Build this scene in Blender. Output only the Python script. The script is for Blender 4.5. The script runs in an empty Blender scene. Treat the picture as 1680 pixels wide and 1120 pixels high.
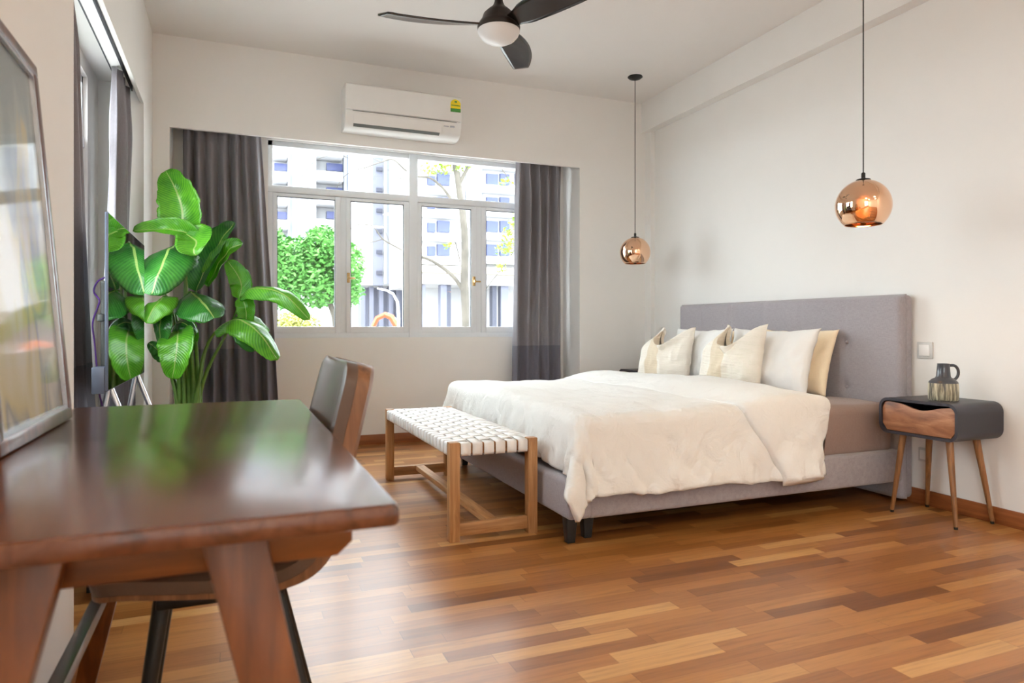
import bpy, bmesh, math, random
from mathutils import Vector, Matrix, noise
random.seed(7)
PI = math.pi
sc = bpy.context.scene
C = sc.collection

# ------------------------------------------------------------------ camera
H = 0.95
F = 1120.0
TH = math.atan(458 / 1120)
SN, CS = math.sin(TH), math.cos(TH)
cam = bpy.data.cameras.new('camera')
camo = bpy.data.objects.new('camera', cam); C.objects.link(camo)
camo.location = (0, 0, H)
camo.rotation_euler = (PI / 2, 0, -TH)
cam.sensor_width = 36; cam.lens = 24; cam.shift_y = -23 / 1680
cam.clip_start = 0.02; cam.clip_end = 400
cam.dof.use_dof = True; cam.dof.focus_distance = 3.6; cam.dof.aperture_fstop = 4.5
sc.camera = camo

# ------------------------------------------------------------------ world, sun, exposure
w = bpy.data.worlds.new('world'); sc.world = w; w.use_nodes = True
bg = w.node_tree.nodes['Background']
bg.inputs[0].default_value = (0.90, 0.95, 1.0, 1); bg.inputs[1].default_value = 7.0
sun = bpy.data.lights.new('sun', 'SUN'); sun.energy = 2.0; sun.angle = 0.02; sun.color = (1, .95, .88)
suno = bpy.data.objects.new('sun', sun); C.objects.link(suno)
suno.rotation_euler = (math.radians(38), math.radians(-14), 0)
suno.location = (0, -5, 12)
sc.view_settings.view_transform = 'Standard'
sc.view_settings.look = 'None'
sc.view_settings.exposure = 1.1
sc.view_settings.gamma = 1.0
sc.view_settings.use_curve_mapping = False
sc.cycles.max_bounces = 10
sc.cycles.diffuse_bounces = 6
sc.cycles.transparent_max_bounces = 12
sc.cycles.sample_clamp_indirect = 6
sc.cycles.caustics_reflective = False
sc.cycles.caustics_refractive = False
sc.cycles.use_denoising = True

FILL_COL = (1.0, 0.87, 0.68)
FILL_STR = 26.0

# ------------------------------------------------------------------ geometry helpers
def ray(u, v):
    a = (u - 840) / F; b = (537 - v) / F
    return Vector((SN + a * CS, CS - a * SN, b))
def PD(u, v, d):                      # image point at forward distance d (a measuring aid)
    r = ray(u, v); return Vector((r.x * d, r.y * d, H + r.z * d))
def lerp(a, b, t): return a + (b - a) * t
def sstep(a, b, x):
    t = max(0, min(1, (x - a) / (b - a))); return t * t * (3 - 2 * t)
def nz(x, y, z=0): return noise.noise(Vector((x, y, z)))

def B(): return bmesh.new()
def box(bm, x0, x1, y0, y1, z0, z1, bev=0, seg=2):
    vs = [bm.verts.new((x, y, z)) for x in (x0, x1) for y in (y0, y1) for z in (z0, z1)]
    fs = []
    for q in ((0, 1, 3, 2), (4, 6, 7, 5), (0, 4, 5, 1), (2, 3, 7, 6), (0, 2, 6, 4), (1, 5, 7, 3)):
        fs.append(bm.faces.new([vs[i] for i in q]))
    if bev:
        es = list({e for f in fs for e in f.edges})
        bmesh.ops.bevel(bm, geom=es, offset=bev, segments=seg, affect='EDGES', profile=.5)
    return bm
def hexa(bm, bot, top, bev=0, seg=2):
    """box from 4 bottom and 4 top corners (same order)"""
    b = [bm.verts.new(p) for p in bot]; t = [bm.verts.new(p) for p in top]
    fs = [bm.faces.new(b[::-1]), bm.faces.new(t)]
    for i in range(4):
        j = (i + 1) % 4
        fs.append(bm.faces.new((b[i], b[j], t[j], t[i])))
    if bev:
        es = list({e for f in fs for e in f.edges})
        bmesh.ops.bevel(bm, geom=es, offset=bev, segments=seg, affect='EDGES', profile=.5)
    return bm
def tube(bm, pts, rad, seg=10, cap=True, flat=1.0):
    pts = [Vector(p) for p in pts]; n = len(pts)
    if not hasattr(rad, '__len__'): rad = [rad] * n
    rings = []; up = None
    for i, p in enumerate(pts):
        t = (pts[min(i + 1, n - 1)] - pts[max(i - 1, 0)]).normalized()
        if up is None:
            up = Vector((0, 0, 1)) if abs(t.z) < .9 else Vector((1, 0, 0))
        s = t.cross(up).normalized(); up = s.cross(t).normalized()
        rings.append([bm.verts.new(p + (s * math.cos(2 * PI * k / seg) + up * math.sin(2 * PI * k / seg) * flat) * rad[i]) for k in range(seg)])
    for a, b in zip(rings, rings[1:]):
        for k in range(seg):
            bm.faces.new((a[k], a[(k + 1) % seg], b[(k + 1) % seg], b[k]))
    if cap:
        bm.faces.new(rings[0][::-1]); bm.faces.new(rings[-1])
    return bm
def lathe(bm, prof, c, seg=40, close=True):
    c = Vector(c); rings = []
    for r, z in prof:
        rings.append([bm.verts.new((c.x + max(r, 1e-4) * math.cos(2 * PI * k / seg), c.y + max(r, 1e-4) * math.sin(2 * PI * k / seg), c.z + z)) for k in range(seg)])
    for a, b in zip(rings, rings[1:]):
        for k in range(seg):
            bm.faces.new((a[k], a[(k + 1) % seg], b[(k + 1) % seg], b[k]))
    if close:
        bm.faces.new(rings[0][::-1]); bm.faces.new(rings[-1])
    return bm
def surf(bm, f, nu, nv, uv=False):
    vs = [[bm.verts.new(f(i / nu, j / nv)) for j in range(nv + 1)] for i in range(nu + 1)]
    lay = bm.loops.layers.uv.verify() if uv else None
    for i in range(nu):
        for j in range(nv):
            fc = bm.faces.new((vs[i][j], vs[i + 1][j], vs[i + 1][j + 1], vs[i][j + 1]))
            if uv:
                for l, (a, b) in zip(fc.loops, ((i, j), (i + 1, j), (i + 1, j + 1), (i, j + 1))):
                    l[lay].uv = (a / nu, b / nv)
    return bm
def prism(bm, outline, fn, d0, d1, bev=0):
    """extrude a 2D outline; fn(a, b, d) -> point"""
    a = [bm.verts.new(fn(p[0], p[1], d0)) for p in outline]; b = [bm.verts.new(fn(p[0], p[1], d1)) for p in outline]
    n = len(a); fa = bm.faces.new(a); fb = bm.faces.new(b[::-1])
    for i in range(n):
        j = (i + 1) % n; bm.faces.new((a[j], a[i], b[i], b[j]))
    bmesh.ops.recalc_face_normals(bm, faces=bm.faces)
    if bev:
        es = list({e for f in (fa, fb) for e in f.edges})
        bmesh.ops.bevel(bm, geom=es, offset=bev, segments=2, affect='EDGES', profile=.5)
    return bm
def rrect(a0, a1, b0, b1, r, n=6):
    o = []
    for cx, cy, s in ((a1 - r, b1 - r, 0), (a0 + r, b1 - r, 1), (a0 + r, b0 + r, 2), (a1 - r, b0 + r, 3)):
        for k in range(n + 1):
            t = (s + k / n) * PI / 2; o.append((cx + r * math.cos(t), cy + r * math.sin(t)))
    return o
def tf(bm, M):
    bmesh.ops.transform(bm, matrix=M, verts=bm.verts); return bm

def obj(name, bm, m, parent=None, loc=None, recalc=True, sharp=40, solid=0, sub=0):
    base = Vector((0, 0, 0))
    if parent is not None:
        p = parent
        while p is not None:
            base += Vector(p.location); p = p.parent
    elif loc is not None:
        base = Vector(loc)
    if recalc: bmesh.ops.recalc_face_normals(bm, faces=bm.faces)
    if base.length: bmesh.ops.translate(bm, verts=bm.verts, vec=-base)
    me = bpy.data.meshes.new(name); bm.to_mesh(me); bm.free()
    for x in (m if isinstance(m, (list, tuple)) else [m]): me.materials.append(x)
    me.polygons.foreach_set('use_smooth', [True] * len(me.polygons))
    me.set_sharp_from_angle(angle=math.radians(sharp))
    o = bpy.data.objects.new(name, me); C.objects.link(o)
    if parent is not None: o.parent = parent
    elif loc is not None: o.location = base
    if solid:
        md = o.modifiers.new('s', 'SOLIDIFY'); md.thickness = solid; md.offset = 0
    if sub:
        md = o.modifiers.new('d', 'SUBSURF'); md.levels = sub; md.render_levels = sub
    return o
def tag(o, label, cat, group=None, kind=None):
    o['label'] = label; o['category'] = cat
    if group: o['group'] = group
    if kind: o['kind'] = kind
    return o
def thing(name, loc, label, cat, group=None):
    o = bpy.data.objects.new(name, None); C.objects.link(o); o.location = loc; o.empty_display_size = .1
    return tag(o, label, cat, group)
def struct(o, label=None):
    o['kind'] = 'structure'
    if label: o['label'] = label
    return o

# ------------------------------------------------------------------ materials
MATS = {}
class N:
    def __init__(s, name):
        s.m = bpy.data.materials.new(name); s.m.use_nodes = True; s.t = s.m.node_tree; s.n = s.t.nodes; s.l = s.t.links
        s.b = s.n['Principled BSDF']; s.out = s.n['Material Output']
    def add(s, typ, **kw):
        nd = s.n.new(typ)
        for k, v in kw.items():
            if k.startswith('i_'): nd.inputs[k[2:].replace('_', ' ')].default_value = v
            else: setattr(nd, k, v)
        return nd
    def ln(s, a, b): s.l.new(a, b)
    def coord(s, scale=(1, 1, 1), rot=(0, 0, 0)):
        c = s.add('ShaderNodeTexCoord'); mp = s.add('ShaderNodeMapping')
        mp.inputs['Scale'].default_value = scale; mp.inputs['Rotation'].default_value = rot
        s.ln(c.outputs['Object'], mp.inputs['Vector']); return mp.outputs[0]
    def noise(s, vec, scale, detail=4, rough=.55, dist=0):
        n = s.add('ShaderNodeTexNoise'); n.inputs['Scale'].default_value = scale; n.inputs['Detail'].default_value = detail
        n.inputs['Roughness'].default_value = rough; n.inputs['Distortion'].default_value = dist
        if vec is not None: s.ln(vec, n.inputs['Vector'])
        return n.outputs['Fac']
    def ramp(s, fac, stops):
        r = s.add('ShaderNodeValToRGB'); e = r.color_ramp.elements
        while len(e) < len(stops): e.new(.5)
        for k, (p, c) in enumerate(stops): e[k].position = p; e[k].color = (*c, 1)
        s.ln(fac, r.inputs[0]); return r.outputs[0]
    def bump(s, h, strength=.3, dist=.01):
        b = s.add('ShaderNodeBump'); b.inputs['Strength'].default_value = strength; b.inputs['Distance'].default_value = dist
        s.ln(h, b.inputs['Height']); s.ln(b.outputs[0], s.b.inputs['Normal']); return b
    def math(s, op, a, b=None):
        m = s.add('ShaderNodeMath', operation=op)
        for k, x in enumerate((a, b)):
            if x is None: continue
            if isinstance(x, (int, float)): m.inputs[k].default_value = x
            else: s.ln(x, m.inputs[k])
        return m.outputs[0]
def srgb(r, g, b):
    f = lambda c: (c / 255 / 12.92) if c / 255 <= .04045 else ((c / 255 + .055) / 1.055) ** 2.4
    return (f(r), f(g), f(b))
def plain(name, col, rough=.5, metal=0, coat=0, var=.06, nscale=12, bump=0, bscale=200, spec=.5, emis=0):
    s = N(name); b = s.b
    v = s.coord()
    f = s.noise(v, nscale)
    s.ln(s.ramp(f, [(.3, tuple(c * (1 - var) for c in col)), (.7, tuple(min(1, c * (1 + var)) for c in col))]), b.inputs['Base Color'])
    b.inputs['Roughness'].default_value = rough; b.inputs['Metallic'].default_value = metal
    b.inputs['Coat Weight'].default_value = coat; b.inputs['Specular IOR Level'].default_value = spec
    if bump: s.bump(s.noise(v, bscale, 2), bump, .002)
    if emis:
        b.inputs['Emission Color'].default_value = (*col, 1); b.inputs['Emission Strength'].default_value = emis
    return s.m
def wood(name, c0, c1, c2, axis=0, scale=1.0, rough=.4, coat=0, stretch=14, bump=.05):
    s = N(name); sc_ = [stretch * scale] * 3; sc_[axis] = 1.0 * scale
    v = s.coord(tuple(sc_))
    f = s.noise(v, 2.2, 6, .6, .6)
    s.ln(s.ramp(f, [(.28, c0), (.5, c1), (.72, c2)]), s.b.inputs['Base Color'])
    s.b.inputs['Roughness'].default_value = rough; s.b.inputs['Coat Weight'].default_value = coat; s.b.inputs['Coat Roughness'].default_value = .15
    if bump: s.bump(f, bump, .002)
    return s.m
def fabric(name, col, rough=.95, var=.08, weave=700, bump=.35, wrinkle=0, sheen=.2, threads=None):
    s = N(name); v = s.coord()
    a = s.noise(s.coord((weave, weave * .12, weave)), 1, 2)
    b_ = s.noise(s.coord((weave * .12, weave, weave * .12)), 1, 2)
    f = s.math('ADD', s.math('MULTIPLY', a, .5), s.math('MULTIPLY', b_, .5))
    s.ln(s.ramp(f, [(.35, tuple(c * (1 - var) for c in col)), (.65, tuple(min(1, c * (1 + var)) for c in col))]), s.b.inputs['Base Color'])
    s.b.inputs['Roughness'].default_value = rough; s.b.inputs['Sheen Weight'].default_value = sheen; s.b.inputs['Specular IOR Level'].default_value = .2
    h = f
    if wrinkle:
        h = s.math('ADD', s.math('MULTIPLY', f, .15), s.math('MULTIPLY', s.noise(s.coord((1, 1, 1)), 7, 3, .5, 1.5), wrinkle))
        s.bump(h, bump, .03)
    else: s.bump(h, bump, .0015)
    return s.m

M = {}
M['wall'] = plain('wall_paint', (.80, .783, .758), .85, var=.012, nscale=3, bump=.06, bscale=90)
M['ceil'] = plain('ceiling_paint', (.80, .775, .75), .9, var=.01, nscale=2)
M['alu'] = plain('white_aluminium', (.74, .77, .80), .4, var=.01)
M['sealant'] = plain('black_gasket', (.05, .05, .06), .6)
M['wood_base'] = wood('baseboard_wood', srgb(120, 66, 34), srgb(150, 88, 48), srgb(170, 104, 60), 0, 1, .4, .2)
M['wood_base_y'] = wood('baseboard_wood_side', srgb(120, 66, 34), srgb(150, 88, 48), srgb(170, 104, 60), 1, 1, .4, .2)
M['desk_top'] = wood('walnut_desk_top', srgb(74, 40, 24), srgb(98, 56, 35), srgb(112, 68, 44), 1, 1, .22, .4, 18, .01)
M['desk'] = wood('walnut_desk_frame', srgb(80, 42, 16), srgb(114, 64, 26), srgb(138, 82, 38), 2, 1.2, .38, .2, 12)
M['desk_x'] = wood('walnut_desk_apron', srgb(86, 46, 18), srgb(122, 70, 28), srgb(146, 88, 42), 0, 1.2, .38, .2, 12)
M['dark_wood'] = wood('dark_stretcher', srgb(40, 30, 24), srgb(62, 50, 42), srgb(80, 66, 56), 1, 1, .3, .3)
M['bench'] = wood('bench_teak', srgb(140, 96, 58), srgb(176, 128, 82), srgb(200, 154, 106), 2, 1.5, .55)
M['bench_x'] = wood('bench_teak_crosswise', srgb(140, 96, 58), srgb(176, 128, 82), srgb(200, 154, 106), 0, 1.5, .55)
M['bench_y'] = wood('bench_teak_lengthwise', srgb(140, 96, 58), srgb(176, 128, 82), srgb(200, 154, 106), 1, 1.5, .55)
M['strap'] = plain('white_leather_strap', (.80, .78, .76), .5, bump=.15, bscale=300)
M['frame'] = wood('picture_frame_wood', srgb(60, 28, 16), srgb(92, 48, 28), srgb(120, 66, 38), 2, 1, .35, .3)
M['chair_wood'] = wood('chair_plywood', srgb(92, 58, 34), srgb(126, 84, 52), srgb(148, 104, 68), 2, 1.6, .4, .1, 16)
M['leather'] = plain('brown_leather', srgb(92, 70, 56), .40, var=.1, bump=.12, bscale=260, coat=.1)
M['black_metal'] = plain('black_metal', (.012, .013, .013), .35, .3)
M['black_wood'] = plain('black_lacquer', (.012, .014, .016), .4)
M['fan'] = wood('dark_fan_wood', srgb(18, 15, 15), srgb(32, 27, 27), srgb(46, 38, 36), 0, 1, .25, .4)
M['fan_metal'] = plain('fan_metal', srgb(60, 54, 52), .35, .7)
M['chrome'] = plain('chrome', (.75, .76, .78), .15, 1)
M['frost'] = plain('frosted_glass', (.80, .78, .77), .35, var=.01)
M['plastic'] = plain('white_plastic', (.80, .79, .77), .35, var=.01)
M['plastic_dark'] = plain('grey_plastic', (.12, .13, .12), .5)
M['label_y'] = plain('yellow_sticker', srgb(240, 215, 30), .4, var=.02)
M['label_g'] = plain('green_sticker', srgb(70, 140, 60), .4, var=.02)
M['grey_fab'] = fabric('grey_linen_upholstery', srgb(158, 152, 156), weave=420, var=.12)
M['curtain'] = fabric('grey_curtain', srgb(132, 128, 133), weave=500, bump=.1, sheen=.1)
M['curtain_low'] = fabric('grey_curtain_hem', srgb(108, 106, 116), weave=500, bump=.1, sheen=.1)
M['duvet'] = fabric('white_cotton', (.85, .84, .81), weave=900, bump=.6, wrinkle=.9, var=.01)
M['pillow'] = fabric('white_pillowcase', (.83, .815, .79), weave=900, bump=.35, wrinkle=.4, var=.01)
M['cream'] = fabric('cream_pillowcase', srgb(244, 226, 196), weave=600, bump=.4, wrinkle=.3, var=.04)
M['sheet'] = fabric('taupe_sheet', srgb(146, 124, 116), weave=800, bump=.4, wrinkle=.5, var=.03)
M['ns_black'] = plain('anthracite_lacquer', srgb(50, 48, 56), .38, bump=.05)
M['ns_wood'] = wood('walnut_drawer', srgb(98, 60, 40), srgb(156, 104, 72), srgb(190, 140, 104), 1, 2.0, .4, .1, 5)
M['ns_leg'] = wood('nightstand_leg_wood', srgb(104, 68, 38), srgb(138, 94, 56), srgb(160, 114, 72), 2, 2, .4)
M['jug_dark'] = plain('dark_ceramic', srgb(58, 60, 68), .3, coat=.3)
M['pot'] = plain('charcoal_planter', srgb(70, 70, 72), .6)
M['soil'] = plain('soil', srgb(50, 38, 28), .95, var=.3, nscale=80)
M['cable'] = plain('purple_cable', srgb(70, 30, 110), .4)
M['silver'] = plain('silver_metal', (.62, .64, .70), .25, .8)
M['bezel'] = plain('blue_grey_metal', srgb(96, 104, 122), .4, .3)
M['switch'] = plain('grey_white_plate', (.55, .55, .54), .4)
M['bulb'] = plain('warm_bulb', (1, .62, .22), .4, emis=60)
M['fill_panel'] = plain('fill_light_diffuser', FILL_COL, .5, var=0, emis=FILL_STR)

def cushion_mat():
    s = N('cream_woven_stripes'); v = s.coord()
    sep = s.add('ShaderNodeSeparateXYZ'); s.ln(v, sep.inputs[0])
    wv = s.add('ShaderNodeTexWave', wave_type='BANDS', bands_direction='Y'); wv.inputs['Scale'].default_value = .75; wv.inputs['Distortion'].default_value = .1; wv.inputs['Phase Offset'].default_value = 2.2
    s.ln(v, wv.inputs['Vector'])
    band = s.ramp(wv.outputs['Fac'], [(.80, srgb(240, 232, 220)), (.84, srgb(226, 210, 186))])
    w2 = s.add('ShaderNodeTexWave', wave_type='BANDS', bands_direction='Z'); w2.inputs['Scale'].default_value = 45; w2.inputs['Distortion'].default_value = 1.5
    s.ln(v, w2.inputs['Vector'])
    s.ln(band, s.b.inputs['Base Color']); s.b.inputs['Roughness'].default_value = .95
    s.b.inputs['Sheen Weight'].default_value = .2
    s.bump(w2.outputs['Fac'], .5, .004); return s.m
M['cushion'] = cushion_mat()

def floor_mat():
    s = N('teak_strip_parquet'); c = s.add('ShaderNodeTexCoord'); sep = s.add('ShaderNodeSeparateXYZ'); s.ln(c.outputs['Object'], sep.inputs[0])
    Wd, Ln = .062, .46
    row = s.math('FLOOR', s.math('DIVIDE', sep.outputs[1], Wd))
    wn = s.add('ShaderNodeTexWhiteNoise', noise_dimensions='1D'); s.ln(row, wn.inputs['W'])
    xo = s.math('ADD', s.math('DIVIDE', sep.outputs[0], Ln), s.math('MULTIPLY', wn.outputs['Value'], 7.3))
    colm = s.math('FLOOR', xo)
    cb = s.add('ShaderNodeCombineXYZ'); s.ln(row, cb.inputs[0]); s.ln(colm, cb.inputs[1])
    w2 = s.add('ShaderNodeTexWhiteNoise', noise_dimensions='2D'); s.ln(cb.outputs[0], w2.inputs['Vector'])
    base = s.ramp(w2.outputs['Value'], [(0, srgb(120, 72, 34)), (.2, srgb(150, 94, 44)), (.6, srgb(168, 110, 56)), (.9, srgb(182, 126, 68)), (1, srgb(204, 154, 94))])
    # grain
    mp = s.add('ShaderNodeMapping'); mp.inputs['Scale'].default_value = (2.5, 40, 1); s.ln(c.outputs['Object'], mp.inputs['Vector'])
    add = s.add('ShaderNodeVectorMath', operation='ADD'); s.ln(mp.outputs[0], add.inputs[0])
    sc3 = s.add('ShaderNodeVectorMath', operation='SCALE'); sc3.inputs['Scale'].default_value = 30; s.ln(w2.outputs['Color'], sc3.inputs[0]); s.ln(sc3.outputs[0], add.inputs[1])
    g = s.noise(add.outputs[0], 1.5, 6, .65, .4)
    gr = s.ramp(g, [(.25, (.55, .50, .46)), (.5, (.95, .94, .93)), (.8, (1.15, 1.12, 1.08))])
    mx = s.add('ShaderNodeMix', data_type='RGBA', blend_type='MULTIPLY'); mx.inputs['Factor'].default_value = .85
    s.ln(base, mx.inputs['A']); s.ln(gr, mx.inputs['B'])
    # seams
    fy = s.math('FRACT', s.math('DIVIDE', sep.outputs[1], Wd)); fx = s.math('FRACT', xo)
    e1 = s.math('LESS_THAN', fy, .018); e2 = s.math('LESS_THAN', fx, .004); e = s.math('MAXIMUM', e1, e2)
    m2 = s.add('ShaderNodeMix', data_type='RGBA', blend_type='MULTIPLY'); s.ln(s.math('MULTIPLY', e, .55), m2.inputs['Factor'])
    s.ln(mx.outputs['Result'], m2.inputs['A']); m2.inputs['B'].default_value = (.25, .15, .1, 1)
    s.ln(m2.outputs['Result'], s.b.inputs['Base Color'])
    s.b.inputs['Roughness'].default_value = .34; s.b.inputs['Coat Weight'].default_value = .25; s.b.inputs['Coat Roughness'].default_value = .2
    s.bump(s.math('SUBTRACT', s.math('MULTIPLY', g, .3), e), .08, .002); return s.m
M['floor'] = floor_mat()

def leaf_mat(name, ca, cb):
    s = N(name); uv = s.add('ShaderNodeUVMap'); sep = s.add('ShaderNodeSeparateXYZ'); s.ln(uv.outputs[0], sep.inputs[0])
    au = s.math('ABSOLUTE', s.math('SUBTRACT', sep.outputs[1], .5))
    ph = s.math('SUBTRACT', s.math('MULTIPLY', sep.outputs[0], 150), s.math('MULTIPLY', au, 60))
    sn = s.math('SINE', ph)
    vein = s.math('MULTIPLY', s.math('ADD', sn, 1), .5)
    f = s.noise(s.coord(), 9, 3)
    col = s.ramp(s.math('ADD', s.math('MULTIPLY', f, .8), s.math('MULTIPLY', vein, .18)), [(.3, ca), (.75, cb)])
    mid = s.math('LESS_THAN', au, .022)
    mx = s.add('ShaderNodeMix', data_type='RGBA'); s.ln(mid, mx.inputs['Factor']); s.ln(col, mx.inputs['A']); mx.inputs['B'].default_value = (*srgb(170, 200, 110), 1)
    s.ln(mx.outputs['Result'], s.b.inputs['Base Color']); s.b.inputs['Roughness'].default_value = .3; s.b.inputs['Coat Weight'].default_value = .2
    s.bump(vein, .25, .003)
    tr = s.add('ShaderNodeBsdfTranslucent'); s.ln(mx.outputs['Result'], tr.inputs[0])
    ms = s.add('ShaderNodeMixShader'); ms.inputs[0].default_value = .35
    s.ln(s.b.outputs[0], ms.inputs[1]); s.ln(tr.outputs[0], ms.inputs[2]); s.ln(ms.outputs[0], s.out.inputs[0]); return s.m
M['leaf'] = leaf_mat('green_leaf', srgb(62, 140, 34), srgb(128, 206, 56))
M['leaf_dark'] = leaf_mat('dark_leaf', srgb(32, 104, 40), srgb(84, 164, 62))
M['stem'] = plain('plant_stem', srgb(92, 128, 50), .5, var=.2, nscale=20)

def glass_mat():
    s = N('window_glass'); g = s.add('ShaderNodeBsdfGlossy'); g.inputs['Roughness'].default_value = .01
    t = s.add('ShaderNodeBsdfTransparent'); t.inputs[0].default_value = (.96, .98, .97, 1)
    lw = s.add('ShaderNodeLayerWeight'); lw.inputs[0].default_value = .5
    fr = s.add('ShaderNodeMath', operation='MULTIPLY_ADD'); s.ln(s.math('POWER', lw.outputs['Facing'], 5), fr.inputs[0]); fr.inputs[1].default_value = .55; fr.inputs[2].default_value = .015
    m = s.add('ShaderNodeMixShader'); s.ln(fr.outputs[0], m.inputs[0]); s.ln(t.outputs[0], m.inputs[1]); s.ln(g.outputs[0], m.inputs[2]); s.ln(m.outputs[0], s.out.inputs[0])
    return s.m
M['glass'] = glass_mat()
def art_glass():
    s = N('picture_glass'); g = s.add('ShaderNodeBsdfGlossy'); g.inputs['Roughness'].default_value = .06
    t = s.add('ShaderNodeBsdfTransparent'); lw = s.add('ShaderNodeLayerWeight'); lw.inputs[0].default_value = .5; fr = s.add('ShaderNodeMath', operation='MULTIPLY_ADD'); s.ln(s.math('POWER', lw.outputs['Facing'], 5), fr.inputs[0]); fr.inputs[1].default_value = .45; fr.inputs[2].default_value = .02
    m = s.add('ShaderNodeMixShader'); s.ln(fr.outputs[0], m.inputs[0]); s.ln(t.outputs[0], m.inputs[1]); s.ln(g.outputs[0], m.inputs[2]); s.ln(m.outputs[0], s.out.inputs[0])
    return s.m
M['art_glass'] = art_glass()
def copper_mat():
    s = N('copper_mirror_glass'); b = s.b
    b.inputs['Base Color'].default_value = (.93, .60, .40, 1); b.inputs['Metallic'].default_value = 1; b.inputs['Roughness'].default_value = .03
    t = s.add('ShaderNodeBsdfTransparent'); t.inputs[0].default_value = (1, .72, .5, 1)
    m = s.add('ShaderNodeMixShader'); m.inputs[0].default_value = .06
    s.ln(b.outputs[0], m.inputs[1]); s.ln(t.outputs[0], m.inputs[2]); s.ln(m.outputs[0], s.out.inputs[0]); return s.m
M['copper'] = copper_mat()
def screen_mat():
    s = N('glossy_black_screen'); s.b.inputs['Base Color'].default_value = (.006, .007, .008, 1); s.b.inputs['Roughness'].default_value = .03
    s.b.inputs['Specular IOR Level'].default_value = .9; s.b.inputs['Coat Weight'].default_value = .6; s.b.inputs['Coat Roughness'].default_value = .02; return s.m
M['screen'] = screen_mat()
def art_mat():
    s = N('abstract_painting'); v = s.coord((3, 3, 2.2)); sep = s.add('ShaderNodeSeparateXYZ'); c = s.coord(); s.ln(c, sep.inputs[0])
    f = s.noise(v, 1.3, 3, .5, 1.2)
    top = s.ramp(f, [(.38, srgb(128, 140, 142)), (.48, srgb(150, 160, 156)), (.55, srgb(188, 172, 116)), (.66, srgb(196, 180, 130))])
    g = s.noise(s.coord((5, 5, 2.4)), 1.6, 2, .4, .6)
    low = s.ramp(g, [(.36, srgb(206, 196, 178)), (.47, srgb(196, 178, 120)), (.53, srgb(132, 128, 128)), (.62, srgb(200, 190, 170))])
    mr = s.add('ShaderNodeMapRange'); mr.inputs['From Min'].default_value = .36; mr.inputs['From Max'].default_value = .5; s.ln(sep.outputs[2], mr.inputs['Value'])
    mx = s.add('ShaderNodeMix', data_type='RGBA'); s.ln(mr.outputs[0], mx.inputs['Factor']); s.ln(low, mx.inputs['A']); s.ln(top, mx.inputs['B'])
    s.ln(mx.outputs['Result'], s.b.inputs['Base Color']); s.b.inputs['Roughness'].default_value = .6
    return s.m
M['art'] = art_mat()
def jug_mat():
    s = N('streaked_ceramic'); f = s.noise(s.coord((90, 90, 7)), 1, 4, .6)
    s.ln(s.ramp(f, [(.38, srgb(70, 66, 58)), (.5, srgb(150, 142, 120)), (.62, srgb(206, 198, 172))]), s.b.inputs['Base Color']); s.b.inputs['Roughness'].default_value = .35
    s.bump(f, .5, .004); return s.m
M['jug'] = jug_mat()

# ================================================================== SETTING
ZC = 2.963      # ceiling
YF, YR = 5.25, 5.57
XL, XN = -0.509, -0.42
def XR(y): return 3.44 + .018 * (y - 2.5)
bm = B(); box(bm, -1.0, 3.7, -3.4, 5.72, -.2, 0)
struct(obj('floor', bm, M['floor']))
bm = B(); box(bm, -1.0, 3.7, -3.4, 5.72, ZC, ZC + .2)
struct(obj('ceiling', bm, M['ceil']))
# back wall with its window recess
WX0, WX1, WZ0, WZ1 = .25, 2.545, .866, 2.40
bm = B()
box(bm, -.86, -.404, YF, 5.72, 0, ZC); box(bm, 2.78, 3.7, YF, 5.72, 0, ZC)
box(bm, -.404, 2.78, YF, YF + .03, 2.333, ZC)
box(bm, -.404, 2.78, YF + .03, 5.72, 2.44, ZC)
box(bm, -.404, WX0, YR, 5.70, 0, 2.44); box(bm, WX1, 2.78, YR, 5.70, 0, 2.44)
box(bm, WX0, WX1, YR, 5.70, 0, .868); box(bm, WX0, WX1, YR, 5.70, WZ1, 2.44)
struct(obj('wall_back', bm, M['wall']))
# left wall
VY0, VY1, VZ0, VZ1 = 2.45, 4.44, .866, 2.35
bm = B()
box(bm, -1.0, XN, -1.0, 2.275, 0, ZC); box(bm, -.60, XN, -3.2, -3.0, 0, ZC); box(bm, -.60, XN, -3.0, -1.0, 0, .6); box(bm, -.60, XN, -3.0, -1.0, 2.35, ZC)
box(bm, -.86, XL, 4.76, YF, 0, ZC)
box(bm, XL - .02, XL, 2.275, 4.76, 2.333, ZC); box(bm, -.86, XL - .02, 2.275, 4.76, 2.44, ZC)
box(bm, -.86, -.753, 2.275, VY0, 0, 2.44); box(bm, -.86, -.753, VY1, 4.76, 0, 2.44)
box(bm, -.86, -.753, VY0, VY1, 0, .868); box(bm, -.86, -.753, VY0, VY1, VZ1, 2.44)
struct(obj('wall_left', bm, M['wall']))
# right wall and its beam
bm = B()
y0, y1 = -3.4, 5.4
hexa(bm, [(XR(y0), y0, 0), (3.8, y0, 0), (3.8, y1, 0), (XR(y1), y1, 0)], [(XR(y0), y0, ZC), (3.8, y0, ZC), (3.8, y1, ZC), (XR(y1), y1, ZC)])
struct(obj('wall_right', bm, M['wall']))
bm = B(); g = .085
hexa(bm, [(XR(y0) - g, y0, 2.68), (3.8, y0, 2.68), (3.8, YF + .02, 2.70), (XR(YF) - g, YF + .02, 2.70)], [(XR(y0) - g, y0, ZC + .01), (3.8, y0, ZC + .01), (3.8, YF + .02, ZC + .01), (XR(YF) - g, YF + .02, ZC + .01)])
box(bm, XR(YF) - .045, 3.7, YF - .09, YF + .02, 0, 2.70)
struct(obj('trim_1', bm, M['wall']), 'plain white ceiling beam along the wall above the bed')
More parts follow.
